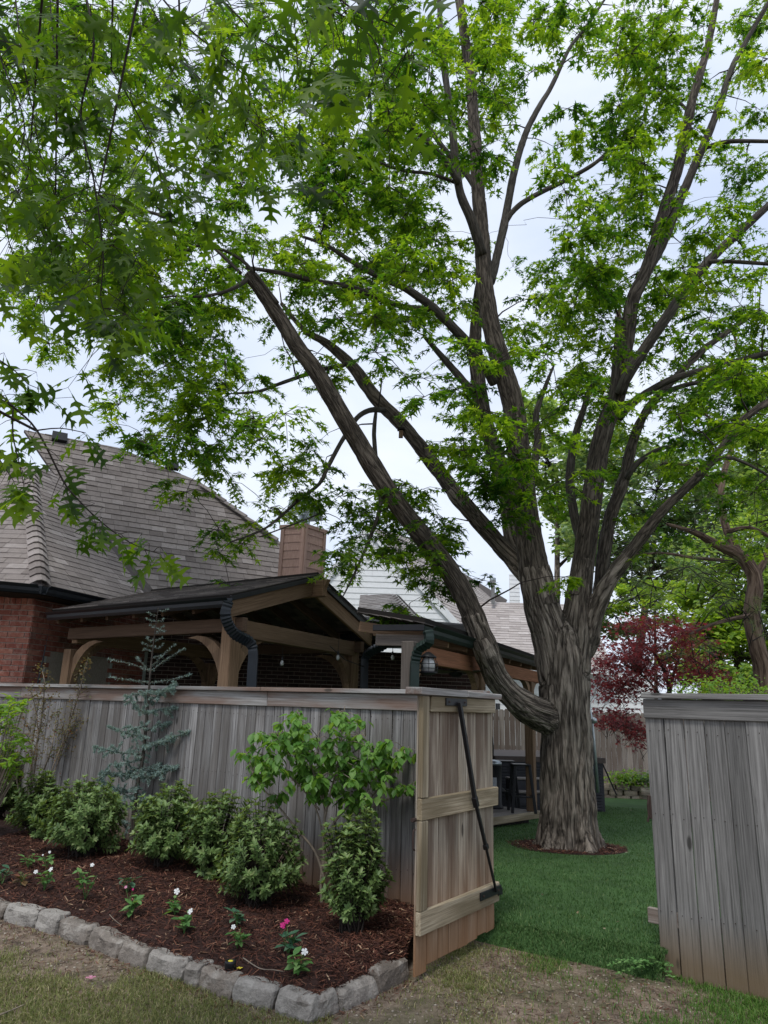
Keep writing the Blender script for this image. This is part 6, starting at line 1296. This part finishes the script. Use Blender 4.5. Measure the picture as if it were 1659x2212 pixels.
twig_thing([gz(236, 1980, .02), gz(246, 1996, .03), gz(262, 2006, .02)], .003, M['stem'], 'short pale root end sticking out behind the border stones')
def petal_thing(px, py, zf, mk, label, s=.03):
    p = G(px, py, 0.02) if zf == 0 else gz(px, py, .012); V = []; F = []
    for k in range(4):
        a = 2 * PI * k / 4 + .4; x, y, z = orient(V3(math.cos(a), math.sin(a), .15)[None], V3(0, 0, 1)[None]); v, f = copies(pet, petF, p[None], x, y, z, s); F += (f + len(V)).tolist(); V += v.tolist()
    return tag(put('fallen_petal', V, F, M[mk], None), label, 'petal')
petal_thing(296, 2445 - 135 - .0 * 1, 0, 'petal_rose', 'fallen rose petals on the lawn in front of the border stones', .032) if False else petal_thing(196, 2112, 0, 'petal_rose', 'fallen rose petals on the lawn in front of the border stones', .03)
petal_thing(518, 2088, 1, 'yellow', 'yellow fallen petal right beside the ground light', .018)
# plants on the retaining wall
for (x, y, mk, lab) in ((1352, 1682, 'leaf_bright', 'yellow green plant on top of the retaining wall'), (1392, 1682, 'leaf_far_dark', 'dark green plant on the retaining wall right of the yellow one')):
    p = D(x, y, 18.3); t = empty('wall_plant', p - Z * .15, lab, 'plant'); cloud_leaves('foliage', p + rng.normal(0, 1, (500, 3)) * [.26, .12, .09], M[mk], t, .05, .10); merge_tubes('stems', [(np.array([p - Z * .15, p + V3(rng.normal(0, .2), 0, .08)]), np.array([.008, .004])) for _ in range(8)], M['stem'], t, 3)
# ---------------------------------------------------------------- lawn in front
def patch(x, y):
    n = noise.noise((x * .8 + 4, y * .8, 2)) + .5 * noise.noise((x * 2.6, y * 2.6, 8))
    xx_ = x + .5 * noise.noise((x * 1.3, y * 1.3, 20))
    if x > -.2: return n * .75 - .28 + .25 * sst(4.9, 4.4, y) * (x < .6) + .75 * sst(1.2, 2.3, xx_) + .12 * sst(.6, 1.6, xx_)
    return n * .55 + .30 - .65 * sst(.55, .05, min(np.hypot(B2[:, 0] - x, B2[:, 1] - y))) * (x < -1.6)
gp1, gp2 = [], []
while len(gp1) < 52000:
    y = rng.uniform(4.1, 6.9); x = rng.uniform(-3.8, 3.3)
    if fd(x, y) > (-.12 if x < 2.05 else .3): continue
    if x < .35 and y > np.interp(x, B2[:len(B2) - 3, 0], B2[:len(B2) - 3, 1]) + .03 and x < B2[-4][0]: continue
    if B2[-4][0] <= x < .35 and y > np.interp(x, B2[-4:, 0], B2[-4:, 1]) + .03: continue
    if x > 2.02 and (x - RF[0]) * RN[0] + (y - RF[1]) * RN[1] > -.02: continue
    if rng.uniform() > .04 + .9 * sst(-.15, .45, patch(x, y)): continue
    (gp2 if rng.uniform() < sst(.7, 1.6, x) else gp1).append((x, y, ground_z(x, y) - .004))
tag(blades('lawn_grass', gp1, .036, .0042, M['grass'], lean=1.1), 'thin olive lawn grass growing before the border stones', 'grass')
tag(blades('fresh_grass', gp2, .045, .004, M['grass_fresh'], lean=.8), 'fresh green grass in front of the right hand fence', 'grass')
P_ = []
for _ in range(15000):
    x, y = rng.uniform(-3.5, 3.2), rng.uniform(4.1, 6.6)
    if fd(x, y) > -.1: continue
    if patch(x, y) > .3 and rng.uniform() < .7: continue
    if min(np.hypot(BI[:, 0] - x, BI[:, 1] - y)) > .2 and x < .4 and y > np.interp(x, B2[:len(B2) - 3, 0], B2[:len(B2) - 3, 1]): continue
    P_.append((x, y, ground_z(x, y) + .003))
tag(chips(0, np.array(P_), 'soil_litter', M['mulch'], .006, .022), 'dark bits of bark and soil crumbs scattered on the bare dirt', 'litter')
rk = empty('edge_rocks', G(1110, 1775, -.12), 'row of small rounded rocks along the foot of the deck', 'rocks')
for k in range(16):
    p = G(1066 + k * 6.5, 1786 - k * 1.6, -.1); L = rng.uniform(.1, .2); rough_stone('rock', p, p + V3(L, 0, 0), rng.uniform(.04, .09), .12, rk, M['rock'], k * 3.1, .02)
# scattered pale leaf litter on the turf
lp_ = [G(x, y, .03) for x, y in ((1362, 1732), (1560 - 300, 1740), (1250 + 100, 1846), (1140, 1806), (1366, 1826), (1250, 2010), (1402, 1850), (1290, 1830), (1330, 1835), (1110, 1800), (1175, 1960), (1332, 2032), (1310, 2050), (1120, 1822))]
lp_ = np.array([(p[0], p[1], turf_prof(p[0], p[1]) + .045) for p in lp_]); tag(cloud_leaves('fallen_leaves', lp_, M['dry_leaf'], None, .025, .05, droop=0), 'few pale dry leaves lying on the artificial turf', 'leaves')
# ---------------------------------------------------------------- small hanging feeder and a bird
p = D(866, 938, 10.9); fe_ = empty('bird_feeder', p, 'small brown bird feeder hanging in the maple', 'bird feeder'); mb = MB(); mb.box(p - V3(0, 0, .06), p + V3(0, 0, .06), .07, .06, (0, 1, 0)); mb.put('box', M['cedar'], fe_); beam('roof', p + V3(-.06, 0, .085), p + V3(.06, 0, .085), .12, .03, M['dark'], fe_); mb = MB(); mb.tube([p + Z * .09, p + Z * .45 - V3(.03, 0, 0)], .003, 4); mb.put('wire', M['black'], fe_)
p = D(504, 1054, 22.); bd = MB(); bd.tube([p + V3(-.13, 0, .02), p + V3(-.06, 0, .01), p, p + V3(.10, 0, -.01), p + V3(.15, 0, .0)], [.004, .03, .04, .025, .003], 8); bo = bd.put('bird', M['galv'], None, True); tag(bo, 'small bird in flight against the sky above the roof', 'bird')
for sg in (-1, 1): mb = MB(); mb.prism([p + V3(-.05, 0, .02), p + V3(.05, 0, .02), p + V3(.02, sg * .16, .10), p + V3(-.02, sg * .2, .12)], Z * .01); mb.put('wing', M['galv'], bo)

# weeds by the foot of the right hand fence
wb = G(1425, 2105, .0); we = empty('weed_plant', wb, 'sprawling light green weed at the foot of the right fence', 'weed'); T = []; tt, dd, nn_ = [], [], []
for _ in range(16):
    a = rng.uniform(0, 2 * PI); L = rng.uniform(.08, .34); e = wb + V3(math.cos(a) * L * 1.1 - .08, math.sin(a) * L * .4 - .05, rng.uniform(.03, .16)); Pw, Rw = smooth_path([wb, (wb + e) / 2 + Z * .04, e], [.0025, .002, .0012], .03); T.append((Pw, Rw))
    for q in Pw[1:]:
        for k in range(3): b_ = rng.uniform(0, 2 * PI); tt.append(q); dd.append(V3(math.cos(b_), math.sin(b_), rng.uniform(-.2, .6))); nn_.append(V3(0, -.3, 1))
merge_tubes('stems', T, M['leaf_flower'], we, 4); tt, dd, nn_ = map(np.array, (tt, dd, nn_)); ex, ey, ez = orient(dd, nn_); leaf_objs(range(len(tt)), tt, ex, ey, ez, rng.uniform(.018, .034, len(tt)), me_f['leaf_flower'], we)
# mulch spilled on the border stones, pebbles and clods on the dirt
P_ = []
for _ in range(900):
    i = rng.integers(4, len(B2) - 1); t = rng.uniform(); p = B2[i] * (1 - t) + B2[i + 1] * t; q = inset(i) - B2[i]; p = p + unit(q) * rng.uniform(.055, .12); P_.append((p[0], p[1], .118 + rng.uniform(-.01, .01)))
for _ in range(500):
    i = rng.integers(4, len(B2) - 1); t = rng.uniform(); p = B2[i] * (1 - t) + B2[i + 1] * t; q = inset(i) - B2[i]; p = p - unit(q) * abs(rng.normal(0, .07)); P_.append((p[0], p[1], ground_z(p[0], p[1]) + .006))
tag(chips(0, np.array(P_), 'spilled_mulch', M['mulch'], .008, .03), 'mulch bits spilled over and before the border stones', 'mulch')
cl_v = np.array([[math.cos(a) * (1 if k == 1 else .55), math.sin(a) * (1 if k == 1 else .55), (0, .45, .8)[k]] for k in range(3) for a in (0, 1.3, 2.5, 3.8, 5.1)]); cl_f = np.array([[k * 5 + i, k * 5 + (i + 1) % 5, k * 5 + 5 + (i + 1) % 5, k * 5 + 5 + i] for k in range(2) for i in range(5)] + [[10, 11, 12, 13], [10, 13, 14, 14]][:1])
P_ = []
while len(P_) < 1500:
    x, y = rng.uniform(-3.4, 3.), rng.uniform(4.2, 6.4)
    if fd(x, y) > -.12 or patch(x, y) > .25: continue
    if x < .35 and y > np.interp(x, B2[:, 0], B2[:, 1]) - .02: continue
    P_.append((x, y, ground_z(x, y) - .002))
P_ = np.array(P_); a = rng.uniform(0, 2 * PI, len(P_)); ex = np.stack([np.cos(a), np.sin(a), a * 0], 1); ey = np.stack([-np.sin(a), np.cos(a), a * 0], 1) * rng.uniform(.6, 1, (len(a), 1)); V, F = copies(cl_v, cl_f, P_, ex, ey, np.tile([0, 0, 1.], (len(a), 1)), rng.uniform(.003, .013, len(a)) ** 1.0)
tag(put('pebbles', V, F, M['rock'], None, kind='stuff'), 'small clods and pebbles lying on the bare dirt', 'pebbles')
